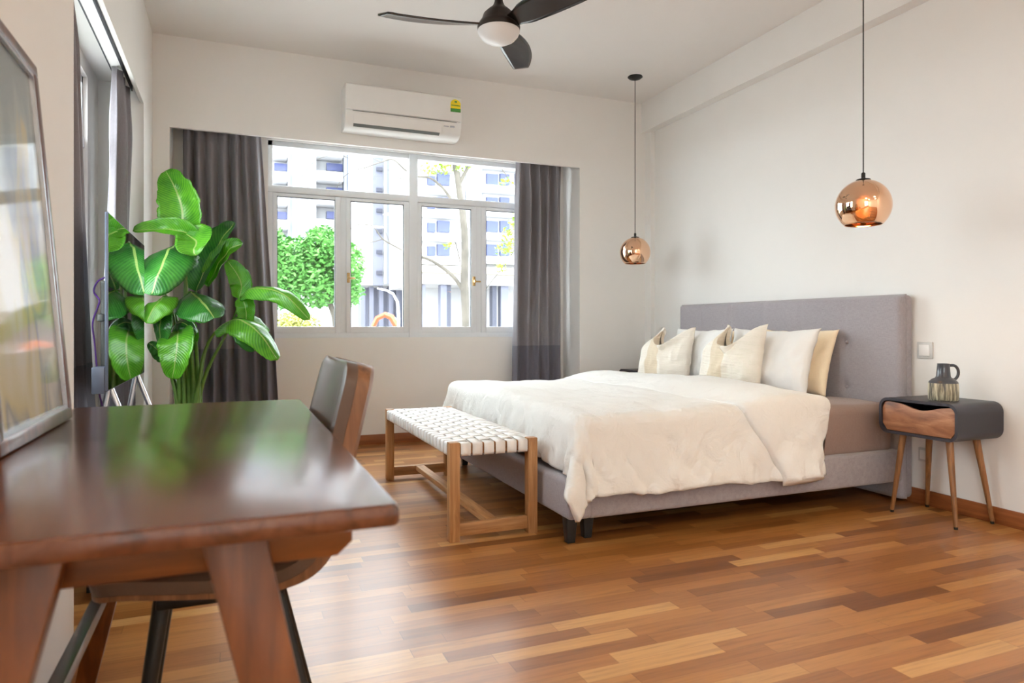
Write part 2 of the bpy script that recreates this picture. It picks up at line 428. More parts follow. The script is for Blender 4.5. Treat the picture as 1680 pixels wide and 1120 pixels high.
# rear wall (behind the camera)
bm = B()
box(bm, -1.0, 3.8, -3.4, -3.2, 0, ZC)
struct(obj('wall_rear', bm, M['wall']))
# baseboards
bm = B(); box(bm, -.404, 2.78, YR - .012, YR, 0, .08, .002); struct(obj('baseboard_back', bm, M['wood_base']))
bm = B(); yb0, yb1 = -3.2, YF - .09
hexa(bm, [(XR(yb0) - .012, yb0, 0), (XR(yb0), yb0, 0), (XR(yb1), yb1, 0), (XR(yb1) - .012, yb1, 0)], [(XR(yb0) - .012, yb0, .08), (XR(yb0), yb0, .08), (XR(yb1), yb1, .08), (XR(yb1) - .012, yb1, .08)], .002)
struct(obj('baseboard_right', bm, M['wood_base_y']))
bm = B(); box(bm, XN, XN + .012, -3.2, 2.275, 0, .08, .002); struct(obj('baseboard_left', bm, M['wood_base_y']))

# windows -----------------------------------------------------------
def window(name, M4, x0, x1, z0, z1, mid, zt, panes_up, panes_low, handles, posts=()):
    """local frame: x along the wall, y depth (outwards +), z up; M4 maps to the room"""
    root = bpy.data.objects.new(name, None); C.objects.link(root); struct(root)
    fr = B()
    box(fr, x0, x1, 0, .07, z0, z0 + .044, .003); box(fr, x0, x1, 0, .07, z1 - .04, z1, .003)
    box(fr, x0, x0 + .035, 0, .07, z0, z1, .003); box(fr, x1 - .035, x1, 0, .07, z0, z1, .003)
    box(fr, mid - .036, mid + .036, -.012, .07, z0, z1, .003)
    box(fr, x0, x1, -.008, .07, zt, zt + .052, .003)
    for xp in posts: box(fr, xp - .030, xp + .030, .003, .06, z0 + .03, zt + .01, .003)
    obj('window_frame', tf(fr, M4), M['alu'], root)
    for k, (a, b) in enumerate(panes_up):
        p = B(); box(p, a, b, .034, .040, zt + .05, z1 - .035); po = obj('pane', tf(p, M4), M['glass'], root)
    for k, (a, b, c, d) in enumerate(panes_low):   # sash outer a,b glass c,d
        s_ = B(); zz0, zz1, g0, g1 = z0 + .040, zt - .004, .957, zt - .028
        box(s_, a, c, -.006, .05, zz0, zz1, .003); box(s_, d, b, -.006, .05, zz0, zz1, .003)
        box(s_, c, d, -.006, .05, zz0, g0, .003); box(s_, c, d, -.006, .05, g1, zz1, .003)
        so = obj('sash', tf(s_, M4), M['alu'], root)
        gk = B(); t = .005
        box(gk, c, c + t, .0, .02, g0, g1); box(gk, d - t, d, .0, .02, g0, g1); box(gk, c, d, .0, .02, g1 - t, g1)
        obj('gasket', tf(gk, M4), M['sealant'], so)
        p = B(); box(p, c, d, .022, .028, g0, g1); obj('pane', tf(p, M4), M['glass'], so)
        if k in handles:
            hx = handles[k]; h = B(); box(h, hx - .012, hx + .012, -.02, -.006, 1.31, 1.39, .004); box(h, hx - .008, hx + .008, -.05, -.018, 1.335, 1.36, .004)
            box(h, hx - .007, hx + .05, -.052, -.038, 1.338, 1.352, .004)
            obj('handle', tf(h, M4), M['brass'], so)
    return root
M['brass'] = plain('brass', srgb(190, 160, 110), .35, .8)
T5 = Matrix.Translation((0, 5.60, 0))
window('window_1', T5, WX0, WX1, WZ0, WZ1, 1.397, 2.0, [(.285, 1.361), (1.433, 2.51)],
       [(.287, .80, .317, .759), (.845, 1.361, .88, 1.316), (1.433, 1.95, 1.468, 1.907), (2.0, 2.508, 2.043, 2.463)], {1: .862, 2: 1.93}, (.8225, 1.975))
ML = Matrix(((0, -1, 0, -.775), (1, 0, 0, 0), (0, 0, 1, 0), (0, 0, 0, 1)))
window('window_2', ML, VY0, VY1, VZ0, VZ1, 3.45, 1.95, [(2.485, 3.414), (3.486, 4.405)],
       [(2.487, 3.41, 2.53, 3.37), (3.49, 4.40, 3.53, 4.36)], {}, ())
MR = Matrix(((1, 0, 0, 0), (0, -1, 0, -3.24), (0, 0, 1, 0), (0, 0, 0, 1)))
root = bpy.data.objects.new('fill_window', None); C.objects.link(root); struct(root)  # unseen side window, added to let more daylight into the room
fr = B()
for y in (-3.0, -2.025, -1.05): box(fr, -.58, -.52, y, y + .05, .6, 2.35)
box(fr, -.58, -.52, -3.0, -1.0, .6, .65); box(fr, -.58, -.52, -3.0, -1.0, 2.3, 2.35)
obj('window_frame', fr, M['alu'], root)
p = B(); box(p, -.555, -.55, -2.95, -1.05, .65, 2.3); obj('pane', p, M['glass'], root)

# unseen ceiling lamps, added behind the camera as soft warm fill
LP = [(.45, -2.2), (2.6, -2.2), (.45, -.6), (2.6, -.6)]
for k, (x, y) in enumerate(LP):
    o = thing('fill_ceiling_light', (x, y, ZC), 'added unseen round ceiling light giving soft warm fill, ' + ('nearest the rear wall on the desk side', 'nearest the rear wall on the bed side', 'above the desk side behind the camera', 'above the bed side behind the camera')[k], 'light', 'added fill ceiling lights')
    bm = B(); lathe(bm, [(.19, 0), (.20, -.01), (.20, -.035), (.185, -.035), (.185, -.005)], (x, y, ZC), 36, False); obj('rim', bm, M['plastic'], o)
    bm = B(); lathe(bm, [(.001, -.034), (.183, -.034), (.183, -.03), (.001, -.03)], (x, y, ZC), 36, False); obj('diffuser', bm, M['fill_panel'], o)

# ================================================================== CURTAINS
def curtain(name, label, axis, tl, bl, c, z0, z1, pleats, amp, seed, group=None, lowz=.77, parent=None):
    """tl / bl = (start, end) along the wall at top / bottom; c = distance line (other axis)"""
    nu, nv = pleats * 14, 40
    bm = B()
    def f(s, t):
        z = lerp(z1, z0, t)
        e = t ** 1.0
        a = lerp(tl[0], bl[0], e); b = lerp(tl[1], bl[1], e)
        ph = s * pleats * 2 * PI + 2.6 * nz(s * 2.2, seed * 3.1, t * .5) + .35 * math.sin(t * 3 + s * 9)
        am = amp * (.55 + .45 * sstep(0, .15, t)) * (.95 + 1.1 * nz(s * 4, seed, t * 1.2))
        k = a + (b - a) * (s + .10 / pleats * math.sin(ph * 1 + 1.2) * (.5 + t * .5))
        k += (b - a) * .012 * nz(s * 8, t * 3, seed)
        q = c + am * math.cos(ph) + am * .25 * math.cos(2 * ph + seed)
        return (k, q, z) if axis == 'x' else (q, k, z)
    surf(bm, f, nu, nv)
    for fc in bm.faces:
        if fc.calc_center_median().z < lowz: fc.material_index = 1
    loc = ((tl[0] + tl[1]) / 2, c, z0) if axis == 'x' else (c, (tl[0] + tl[1]) / 2, z0)
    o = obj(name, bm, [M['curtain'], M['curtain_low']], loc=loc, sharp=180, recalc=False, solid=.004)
    tag(o, label, 'curtain', group)
    return o
curtain('curtain', 'grey floor-length curtain behind the tall potted plant', 'x', (-.335, .19), (-.33, .335), 5.43, .02, 2.40, 7, .035, 1.0, 'grey curtains')
curtain('curtain', 'grey floor-length curtain at the right end of the back window, behind the bed', 'x', (2.255, 2.69), (2.215, 2.70), 5.43, .02, 2.40, 5, .04, 2.3, 'grey curtains')
curtain('curtain', 'grey curtain hanging in the side window recess right behind the television', 'y', (4.30, 4.66), (4.17, 4.62), -.60, .02, 2.39, 4, .045, 4.4, 'grey curtains')
curtain('curtain', 'grey-brown curtain beside the leaning picture, nearest the camera', 'y', (2.94, 3.16), (2.92, 4.06), -.62, .02, 2.39, 4, .035, 5.2, 'grey curtains')
# curtain tracks
def track(axis, a, b, c, label):
    bm = B()
    if axis == 'y':
        box(bm, c - .028, c + .028, a, b, 2.395, 2.425); box(bm, c - .012, c + .012, a, b, 2.425, 2.441)
        loc = (c, (a + b) / 2, 2.41)
    else:
        box(bm, a, b, c - .028, c + .028, 2.405, 2.425); box(bm, a, b, c - .012, c + .012, 2.425, 2.441)
        loc = ((a + b) / 2, c, 2.41)
    o = thing('curtain_rail', loc, label, 'curtain rail')
    obj('channel', bm, M['plastic'], o)
    bm = B()
    for s in (-1, 1):
        if axis == 'y': box(bm, c + s * .030 - .003, c + s * .030 + .003, a, b, 2.392, 2.425)
        else: box(bm, a, b, c + s * .030 - .003, c + s * .030 + .003, 2.402, 2.425)
    obj('edge_strip', bm, M['sealant'], o)
track('y', 2.30, 4.74, -.60, 'white double curtain rail with dark edges above the side window')
track('x', -.39, 2.77, 5.43, 'white curtain rail above the back window')

# ================================================================== AIR CONDITIONER
def aircon():
    x0, x1, z0, z1 = .756, 1.636, 2.405, 2.735
    o = thing('air_conditioner', ((x0 + x1) / 2, 5.25, z0), 'white split air conditioner mounted on the wall above the back window', 'air conditioner')
    prof = [(5.249, z0 + .01), (5.249, z1), (5.06, z1), (5.035, z1 - .012), (5.03, z0 + .145), (5.035, z0 + .10), (5.06, z0 + .035), (5.10, z0 + .008), (5.16, z0)]
    bm = B(); prism(bm, prof, lambda a, b, d: (d, a, b), x0, x1, .006); obj('body', bm, M['plastic'], o)
    bm = B(); prism(bm, [(5.036, z1 - .008), (5.021, z1 - .02), (5.018, z0 + .13), (5.036, z0 + .125)], lambda a, b, d: (d, a, b), x0 + .004, x1 - .004, .002); obj('front_panel', bm, M['plastic'], o)
    bm = B(); prism(bm, [(5.034, z0 + .127), (5.026, z0 + .122), (5.036, z0 + .122)], lambda a, b, d: (d, a, b), x0 + .05, x1 - .04); obj('panel_gap', bm, M['plastic_dark'], o)
    bm = B(); prism(bm, [(5.041, z0 + .115), (5.030, z0 + .108), (5.049, z0 + .036), (5.060, z0 + .040)], lambda a, b, d: (d, a, b), x0 + .06, x1 - .16, .002); obj('louvre', bm, M['plastic'], o)
    bm = B(); prism(bm, [(5.060, z0 + .040), (5.046, z0 + .034), (5.070, z0 + .018)], lambda a, b, d: (d, a, b), x0 + .06, x1 - .17); obj('air_slot', bm, M['plastic_dark'], o)
    bm = B(); box(bm, x1 - .09, x1 - .055, 5.035, 5.045, z0 + .082, z0 + .095); box(bm, x1 - .14, x1 - .10, 5.035, 5.045, z0 + .085, z0 + .09); obj('display', bm, M['silver'], o)
    cx, cz = x1 - .052, z1 - .075
    st = B(); pts = [(-.04, -.012), (-.04, -.052), (.04, -.052), (.04, -.012)]
    out = [(-.04, -.03)] + [(.04, -.03)] + [(.04 * math.cos(t), .005 + .035 * math.sin(t)) for t in [k * PI / 12 for k in range(13)]]
    prism(st, [(cx + a, cz + b) for a, b in out], lambda a, b, d: (a, d, b), 5.0165, 5.019)
    so = obj('energy_sticker', st, M['label_y'], o); so['label'] = 'yellow and green arched energy sticker'
    bm = B(); box(bm, cx - .04, cx + .04, 5.0163, 5.019, cz - .056, cz - .03); obj('sticker_band', bm, M['label_g'], so)
    bm = B(); box(bm, cx - .035, cx + .035, 5.0160, 5.019, cz - .010, cz - .004); box(bm, cx - .010, cx + .012, 5.0160, 5.019, cz + .014, cz + .03, .003); obj('sticker_print', bm, M['label_g'], so)
aircon()

# ================================================================== CEILING FAN
def fan():
    c = Vector((1.37, 3.545, 2.63))
    o = thing('ceiling_fan', c, 'dark three-blade ceiling fan with a white dome light', 'ceiling fan')
    bm = B(); lathe(bm, [(.001, ZC - c.z), (.075, ZC - c.z), (.075, ZC - c.z - .03), (.05, ZC - c.z - .055), (.001, ZC - c.z - .055)], c, 32, False); obj('ceiling_mount', bm, M['fan_metal'], o)
    bm = B(); tube(bm, [c + Vector((0, 0, .10)), c + Vector((0, 0, ZC - c.z - .03))], .013, 14); obj('downrod', bm, M['fan_metal'], o)
    bm = B(); lathe(bm, [(.001, .17), (.02, .17), (.024, .13), (.035, .105), (.06, .085), (.085, .06), (.095, .03), (.11, .01), (.12, -.01), (.118, -.03), (.001, -.03)], c, 40, False); obj('motor_housing', bm, M['fan_metal'], o)
    bm = B(); lathe(bm, [(.117, -.026), (.118, -.035), (.110, -.055), (.09, -.078), (.06, -.094), (.03, -.101), (.001, -.103)], c, 40, False); obj('light_dome', bm, M['frost'], o)
    for k, ang in enumerate((55, 170, 296)):
        a = math.radians(ang); bm = B()
        def f(s, t, a=a):
            r = lerp(.09, .66, s)
            w = .10 + .055 * math.sin(min(1, s * 1.25) * PI * .8) - .03 * sstep(.75, 1, s)
            if s < .2: w = lerp(.075, w, s / .2)
            sweep = -.035 * math.sin(s * PI * .9) + .02 * s
            off = (t - .5) * w + sweep
            if s > .93: off -= (t - .5) * w * .15 * (s - .93) / .07
            r2 = r - (.05 * t * sstep(.8, 1, s))
            z = .0 - .17 * (t - .5) * w * 2.2 * (1 - .4 * s)
            return c + Vector((math.cos(a) * r2 - math.sin(a) * off, math.sin(a) * r2 + math.cos(a) * off, z))
        surf(bm, f, 26, 8)
        obj('blade', bm, M['fan'], o, solid=.010, sharp=60)
fan()

# ================================================================== PENDANTS
def pendant(c, label, lit):
    top = Vector((c[0], c[1], ZC)); c = Vector(c); R = .12
    o = thing('pendant_lamp', top, label, 'pendant lamp', 'copper pendant lamps')
    bm = B(); lathe(bm, [(.001, 0), (.058, 0), (.060, -.006), (.045, -.018), (.015, -.028), (.001, -.03)], top, 32, False); obj('ceiling_rose', bm, M['black_metal'], o)
    bm = B(); tube(bm, [top - Vector((0, 0, .028)), c + Vector((0, 0, R + .02))], .0028, 8); obj('cord', bm, M['black_metal'], o)
    bm = B(); lathe(bm, [(.006, R + .035), (.009, R + .03), (.009, R + .008), (.03, R + .003), (.036, R - .006), (.001, R - .006)], c, 24, False)
    tube(bm, [c + Vector((0, 0, R)), c + Vector((0, 0, R - .05))], .012, 12); obj('cap', bm, M['black_metal'], o)
    prof = []
    for k in range(33):
        t = math.radians(lerp(12, 138, k / 32)); prof.append((R * math.sin(t), R * math.cos(t)))
    bm = B(); lathe(bm, prof, c, 56, False)
    sh = obj('shade', bm, M['copper'], o, solid=.003, sharp=180)
    bm = B(); lathe(bm, [(.001, .045), (.014, .04), (.016, .02), (.03, -.005), (.034, -.03), (.026, -.052), (.001, -.062)], c, 20, False)
    obj('bulb', bm, M['bulb'] if lit else M['frost'], o)
pendant((2.737, 2.34, 1.521), 'copper globe pendant lamp glowing above the near bedside table', True)
pendant((2.99, 4.70, 1.552), 'unlit copper globe pendant lamp hanging at the far side of the bed', False)

# ================================================================== BED
BY0, BY1, BX0 = 2.62, 4.60, 1.335
def bed():
    o = thing('bed', (2.3, 3.6, 0), 'grey upholstered bed frame with a tall tufted headboard', 'bed')
    # headboard, tufted
    ys = [2.996, 3.33, 3.664, 4.0, 4.33]; zs = [.60, .862]
    bm = B(); nu, nv = 120, 60
    X0 = 3.355
    def f(s, t):
        y = lerp(BY0, BY1 + .02, s); z = lerp(.02, 1.132, t)
        d = 0
        ed = min(y - BY0, BY1 + .02 - y, 1.132 - z)
        x = X0
        if ed < .035: x += .035 - math.sqrt(max(0, .035 ** 2 - (.035 - ed) ** 2))
        if z > .45:
            k = min(abs(y - a) for a in ys); d += .010 * math.exp(-(k / .007) ** 2)
            k2 = min(abs(z - b) for b in zs); d += .005 * math.exp(-(k2 / .008) ** 2)
            for a in ys:
                for b in zs:
                    q = math.hypot(y - a, z - b); d += .022 * math.exp(-(q / .03) ** 2)
            d -= .004
        return (x + d, y, z)
    surf(bm, f, nu, nv)
    # sides, top and back
    n0 = len(bm.verts)
    hb = obj('headboard', bm, M['grey_fab'], o, sharp=180)
    md = hb.modifiers.new('s', 'SOLIDIFY'); md.thickness = .045; md.offset = -1
    me = hb.data
    # make sure the solid grows towards the wall
    if me.polygons[len(me.polygons) // 2].normal.x > 0: md.offset = 1
    md.offset = -1 if me.polygons[len(me.polygons) // 2].normal.x < 0 else 1
    bm = B()
    prism(bm, rrect(BY0, BY1 + .02, .02, 1.128, .03), lambda a, b, d: (d, a, b), 3.388, 3.432, .01)
    obj('headboard_back', bm, M['grey_fab'], o)
    for a in ys:
        for b in zs:
            bm = B(); lathe(bm, [(.001, .007), (.008, .005), (.012, 0), (.001, -.002)], (0, 0, 0), 14, False)
            tf(bm, Matrix.Translation((X0 + .017, a, b)) @ Matrix.Rotation(-PI / 2, 4, 'Y')); obj('button', bm, M['grey_fab'], hb)
    for (a, b, nm) in ((BY0, BY0 + .07, 'side_rail'), (BY1 - .07, BY1, 'side_rail')):
        bm = B(); box(bm, BX0 + .10, 3.36, a, b, .115, .287, .018, 3); obj(nm, bm, M['grey_fab'], o)
    bm = B(); box(bm, BX0, BX0 + .12, BY0, BY1, .115, .287, .022, 3); obj('foot_rail', bm, M['grey_fab'], o)
    bm = B(); box(bm, BX0 + .1, 3.35, BY0 + .05, BY1 - .05, .16, .25); obj('slat_base', bm, M['black_wood'], o)
    for x, y in ((1.38, 2.70), (1.485, 2.74), (1.38, 4.50), (1.485, 4.50), (2.3, 3.6), (3.2, 4.4)):
        bm = B(); hexa(bm, [(x - .018, y - .018, 0), (x + .018, y - .018, 0), (x + .018, y + .018, 0), (x - .018, y + .018, 0)], [(x - .027, y - .027, .125), (x + .027, y - .027, .125), (x + .027, y + .027, .125), (x - .027, y + .027, .125)], .002)
        obj('leg', bm, M['black_wood'], o)
bed()
# mattress
bm = B(); box(bm, 1.44, 3.345, 2.665, 4.555, .252, .540, .05, 4)
bmesh.ops.subdivide_edges(bm, edges=[e for e in bm.edges if e.calc_length() > .4], cuts=30, use_grid_fill=True)
for v in bm.verts:
    p = v.co; k = sstep(.28, .40, p.z)
    v.co.y += -.012 * math.sin((p.z - .25) / .29 * PI) * (1 if p.y < 3 else -1 if p.y > 4.2 else 0) + .004 * nz(p.x * 4, p.z * 14, 3)
    v.co.z += .006 * nz(p.x * 5, p.y * 5, 2) * k
    v.co.x += .008 * nz(p.y * 5, p.z * 9, 6)
o = obj('mattress', bm, M['sheet'], loc=(2.3, 3.6, .245), sharp=180); tag(o, 'thick mattress under a taupe fitted sheet on the bed frame', 'mattress')

# duvet
MX0, MY0, MY1, TOPZ = 1.41, 2.672, 4.55, .556
def drape(du, dv, out=0.0, flare=.05):
    """offset (outward, down) for cloth that runs L past a rounded edge"""
    L = math.hypot(du, dv)
    R = .055
    if L < R * PI / 2:
        a = L / R; return R * math.sin(a), R * (1 - math.cos(a))
    e = L - R * PI / 2
    return R + flare * e, R + e * .995
def duvet_pt(p, q, lift=0, seed=0):
    """p: x along the bed (may run past the foot), q: y across (may run past the sides)"""
    du = max(0, MX0 + .04 - p); dn = max(0, MY0 + .03 - q); df = max(0, q - (MY1 - .03))
    dv = max(dn, df); sy = -1 if dn > 0 else 1
    x = max(p, MX0 + .04); y = min(max(q, MY0 + .03), MY1 - .03)
    L = math.hypot(du, dv)
    z = TOPZ + lift
    z += .022 * nz(p * 1.6, q * 1.6, 5) + .012 * nz(p * 4, q * 4, 8) + .006 * nz(p * 11, q * 7, 2)
    z += .018 * math.sin(min(1, max(0, (q - MY0) / (MY1 - MY0))) * PI)
    if L > 0:
        cx, cy = -du / L, sy * dv / L
        both = min(du, dv) / max(L, 1e-6)
        out, dn_ = drape(du, dv, flare=(.06 * du + .23 * dv) / L + .20 * both)
        e = max(0, L - .08)
        ang = math.atan2(dv, du)
        if both > .02:
            wv = .035 * math.sin(ang * 9 + 1.0) * sstep(.08, .45, L) * min(1, both * 3)
        else: wv = 0
        s_ = p if dv > du else q
        fold = .012 * math.sin(s_ * 13 + 2.0 * nz(s_ * 2, 3.3)) * sstep(.1, .5, L) + .024 * nz(s_ * 6 + L * 5, L * 2.5, 1.7) * sstep(.05, .3, L) + .026 * nz(s_ * 13 - L * 9, L * 4, 7.7) * sstep(.05, .3, L) + .012 * nz(s_ * 26 + L * 14, L * 8, 4.4) * sstep(.1, .3, L)
        fold += .007 * math.sin(s_ * 70 + 6 * nz(s_ * 5, 2)) * sstep(.30, .40, L) * (.5 + nz(s_ * 4, 5.5)) * (dv > du)
        out += (fold + wv) * (1 if True else 0) + lift + .012
        out = max(out, .012)
        x += cx * out; y += cy * out; z -= dn_
        # gathers near the hem
    return Vector((x, y, z))
def hemq(p):            # near side hem drop
    return MY0 + .03 - (.375 + .022 * nz(p * 3.5, 1.1) + .012 * math.sin(p * 21) * nz(p * 2, 9))
bm = B(); nu, nv = 150, 150
PX1 = 2.76
def fd(s, t):
    p = lerp(MX0 + .04 - .27, PX1, s); 
    q = lerp(hemq(p), MY1 - .03 + .30, t)
    corner = sstep(.25, 0, s)
    return duvet_pt(p, q)
surf(bm, fd, nu, nv)
dv_o = obj('duvet', bm, M['duvet'], loc=(2.0, 3.6, .55), sharp=180, recalc=False, solid=.022)
tag(dv_o, 'white cotton duvet draped over the bed with its top edge folded back', 'duvet')
# folded-back band of the duvet
bm = B()
def ff(s, t):
    q = lerp(MY0 + .03 - .40 - .015 * math.sin(s * 5), MY1 - .03 + .28, t)
    dn = max(0, MY0 + .03 - q)
    sk = sstep(0, .4, dn)
    x0 = lerp(2.28, 2.43, sk) + .03 * nz(q * 2, 8); x1 = lerp(2.84, 2.70, sk) + .01 * nz(q * 4, 3)
    th = 2 * PI * s
    cxm = (x0 + x1) / 2; hw = (x1 - x0) / 2
    ct, st = math.cos(th), math.sin(th)
    p = cxm + hw * math.copysign(abs(ct) ** .55, ct)
    k = (p - x0) / (x1 - x0)
    sd = sstep(-.10, .12, MY0 + .03 - q)
    up_ = lerp(.024 + .042 * sstep(0, .5, k) * (1 - .25 * sstep(.8, 1, k)), .046 + .012 * math.sin(k * PI), sd)
    l = lerp(-.008, up_, .5 + .5 * math.copysign(abs(st) ** .6, st))
    return duvet_pt(p, q, lift=l)
surf(bm, ff, 56, 130)
bmesh.ops.remove_doubles(bm, verts=bm.verts, dist=.0004)
hole = [e for e in bm.edges if e.is_boundary]
bmesh.ops.holes_fill(bm, edges=hole, sides=0)
obj('folded_edge', bm, M['duvet'], dv_o, sharp=180)

# pillows
def pillow_bm(w, h, T, chop=0, seed=0, pull=.07, n=44):
    """lies in local XZ-like frame: x across, y up, z thickness"""
    bm = B(); grids = []
    for side in (1, -1):
        vs = []
        for i in range(n + 1):
            row = []
            for j in range(n + 1):
                u = -1 + 2 * i / n; v = -1 + 2 * j / n
                x = w / 2 * u * (1 - pull * (1 - v * v) ** 1.0 * abs(u))
                y = h / 2 * v * (1 - pull * 1.1 * (1 - u * u) * abs(v))
                t = ((1 - u ** 2) * (1 - v ** 2))
                z = T / 2 * max(0, t) ** .42
                if v < 0: z *= 1 + .15 * -v
                z += (.014 * nz(u * 2.2 + seed, v * 2.2, side) + .010 * nz(u * 6 + seed, v * 3, side)) * min(1, t * 3)
                y += .006 * nz(u * 4, seed, 3) * abs(v) ** 4; x += .006 * nz(v * 4, seed, 5) * abs(u) ** 4
                if chop and v > 0:
                    k = math.exp(-(u / .42) ** 2) * v ** 2.2
                    y -= chop * k * (1 + .35 * (side > 0))
                    if side > 0: z += .05 * math.exp(-(u / .5) ** 2) * math.exp(-((v - .75) / .25) ** 2)
                zz = side * z
                if chop and u < 0 and v > 0:
                    k = sstep(.15, 1, -u) * sstep(.1, 1, v); zz -= .10 * k; x += .10 * k; y += .02 * k
                row.append(bm.verts.new((x, y, zz)))
            vs.append(row)
        grids.append(vs)
        for i in range(n):
            for j in range(n):
                q = (vs[i][j], vs[i + 1][j], vs[i + 1][j + 1], vs[i][j + 1])
                bm.faces.new(q if side > 0 else q[::-1])
    bmesh.ops.remove_doubles(bm, verts=bm.verts, dist=.0006)
    return bm
def place_pillow(bm, base, lean, yaw=0, roll=0, h=.4):
    """front face (+local z) looks to -X (down the bed); base = bottom centre"""
    R0 = Matrix(((0, 0, -1, 0), (-1, 0, 0, 0), (0, 1, 0, 0), (0, 0, 0, 1)))   # x->-Y, y->Z, z->-X
    Mx = Matrix.Translation(base) @ Matrix.Rotation(math.radians(yaw), 4, 'Z') @ Matrix.Rotation(math.radians(roll), 4, 'X') @ Matrix.Rotation(math.radians(lean), 4, 'Y') @ Matrix.Translation((0, 0, h / 2 * .97)) @ R0
    return tf(bm, Mx)
def pil(base, w, h, T, lean, yaw, roll, m, label, chop=0, seed=0, name='pillow', pull=.07, group=None):
    bm = place_pillow(pillow_bm(w, h, T, chop, seed, pull), base, lean, yaw, roll, h)
    bmesh.ops.translate(bm, verts=bm.verts, vec=(0, 0, .545 - min(v.co.z for v in bm.verts) + (0 if name == 'pillow' else base[2] - .55)))
    o = obj(name, bm, m, loc=base, sharp=180); tag(o, label, name, group); return o
pil((3.20, 3.31, .54), .62, .41, .11, 16, 2, 0, M['cream'], 'cream pillow leaning on the headboard nearest the bedside table', seed=1)
pil((3.225, 4.16, .54), .62, .39, .11, 11, -2, 0, M['cream'], 'cream pillow on the far half of the bed behind the white one', seed=4)
pil((3.055, 3.36, .54), .70, .42, .14, 17, 4, 0, M['pillow'], 'large white pillow with a pointed corner in front of the cream one', seed=2, pull=.10)
pil((3.08, 4.06, .54), .68, .41, .13, 12, -3, 0, M['pillow'], 'white pillow behind the far woven cushion', seed=3, pull=.09)
pil((2.925, 3.52, .555), .50, .43, .13, 11, 10, 0, M['cushion'], 'cream woven striped cushion with a chopped top at the middle of the bed', chop=.16, seed=5, name='cushion')
pil((2.92, 4.23, .555), .50, .41, .13, 11, 14, 0, M['cushion'], 'cream woven striped cushion with a chopped top on the far side of the bed', chop=.14, seed=6, name='cushion')

# ================================================================== BENCH
def bench():
    x0, x1, y0, y1, zt = .885, 1.308, 2.885, 4.262, .440
    o = thing('bench', ((x0 + x1) / 2, (y0 + y1) / 2, 0), 'teak bench with a woven white leather strap seat at the foot of the bed', 'bench')
    L = .046
    for x in (x0, x1 - L):
        for y in (y0, y1 - L):
            bm = B(); box(bm, x, x + L, y, y + L, 0, zt, .002); obj('leg', bm, M['bench'], o)
    for y in (y0, y1 - L):
        bm = B(); box(bm, x0 + L, x1 - L, y + .012, y + L - .006, .022, .078, .002); obj('end_stretcher', bm, M['bench_x'], o)
        bm = B(); box(bm, x0 + L, x1 - L, y + .008, y + L - .004, zt - .055, zt - .008, .004); obj('end_rail', bm, M['bench_x'], o)
    for x in (x0, x1 - L):
        bm = B(); box(bm, x + .006, x + L - .006, y0 + L, y1 - L, zt - .055, zt - .008, .004); obj('side_rail', bm, M['bench_y'], o)
    xm = (x0 + x1) / 2
    bm = B(); box(bm, xm - .026, xm + .026, y0 + L - .004, y1 - L + .004, .048, .078, .002); obj('long_stretcher', bm, M['bench_y'], o)
    nl, ncr = 6, 23
    def strap(pts, side, wdt, nm):
        bm = B(); a = [bm.verts.new(Vector(p) - side * wdt / 2) for p in pts]; b = [bm.verts.new(Vector(p) + side * wdt / 2) for p in pts]
        for i in range(len(pts) - 1): bm.faces.new((a[i], b[i], b[i + 1], a[i + 1]))
        return obj(nm, bm, M['strap'], o, solid=.0028, sharp=50)
    ax0, ax1 = x0 + L, x1 - L; ay0, ay1 = y0 + L, y1 - L
    pw = (ax1 - ax0) / nl; cw = (ay1 - ay0) / ncr
    def zz(i, j): return .0045 if (i + j) % 2 else -.0045
    zs = zt - .005
    for i in range(nl):
        x = ax0 + pw * (i + .5)
        pts = [(x, y0 + .050, zt - .058), (x, y0 + .004, zt - .060), (x, y0 + .001, zt - .050), (x, y0 + .001, zs - .006), (x, y0 + .006, zs), (x, ay0 - .004, zs)]
        for j in range(ncr): pts += [(x, ay0 + cw * (j + .25), zs + zz(i, j)), (x, ay0 + cw * (j + .75), zs + zz(i, j))]
        pts += [(x, ay1 + .004, zs), (x, y1 - .006, zs), (x, y1 - .001, zs - .006), (x, y1 - .001, zt - .060)]
        strap(pts, Vector((1, 0, 0)), pw * .84, 'lengthwise_strap')
    for j in range(ncr):
        y = ay0 + cw * (j + .5)
        pts = [(x0 + .04, y, zt - .060), (x0 + .003, y, zt - .060), (x0, y, zt - .052), (x0, y, zs - .006), (x0 + .006, y, zs), (ax0 - .004, y, zs)]
        for i in range(nl): pts += [(ax0 + pw * (i + .25), y, zs - zz(i, j)), (ax0 + pw * (i + .75), y, zs - zz(i, j))]
        pts += [(ax1 + .004, y, zs), (x1 - .006, y, zs), (x1, y, zs - .006), (x1, y, zt - .060)]
        strap(pts, Vector((0, 1, 0)), cw * .84, 'crosswise_strap')
bench()

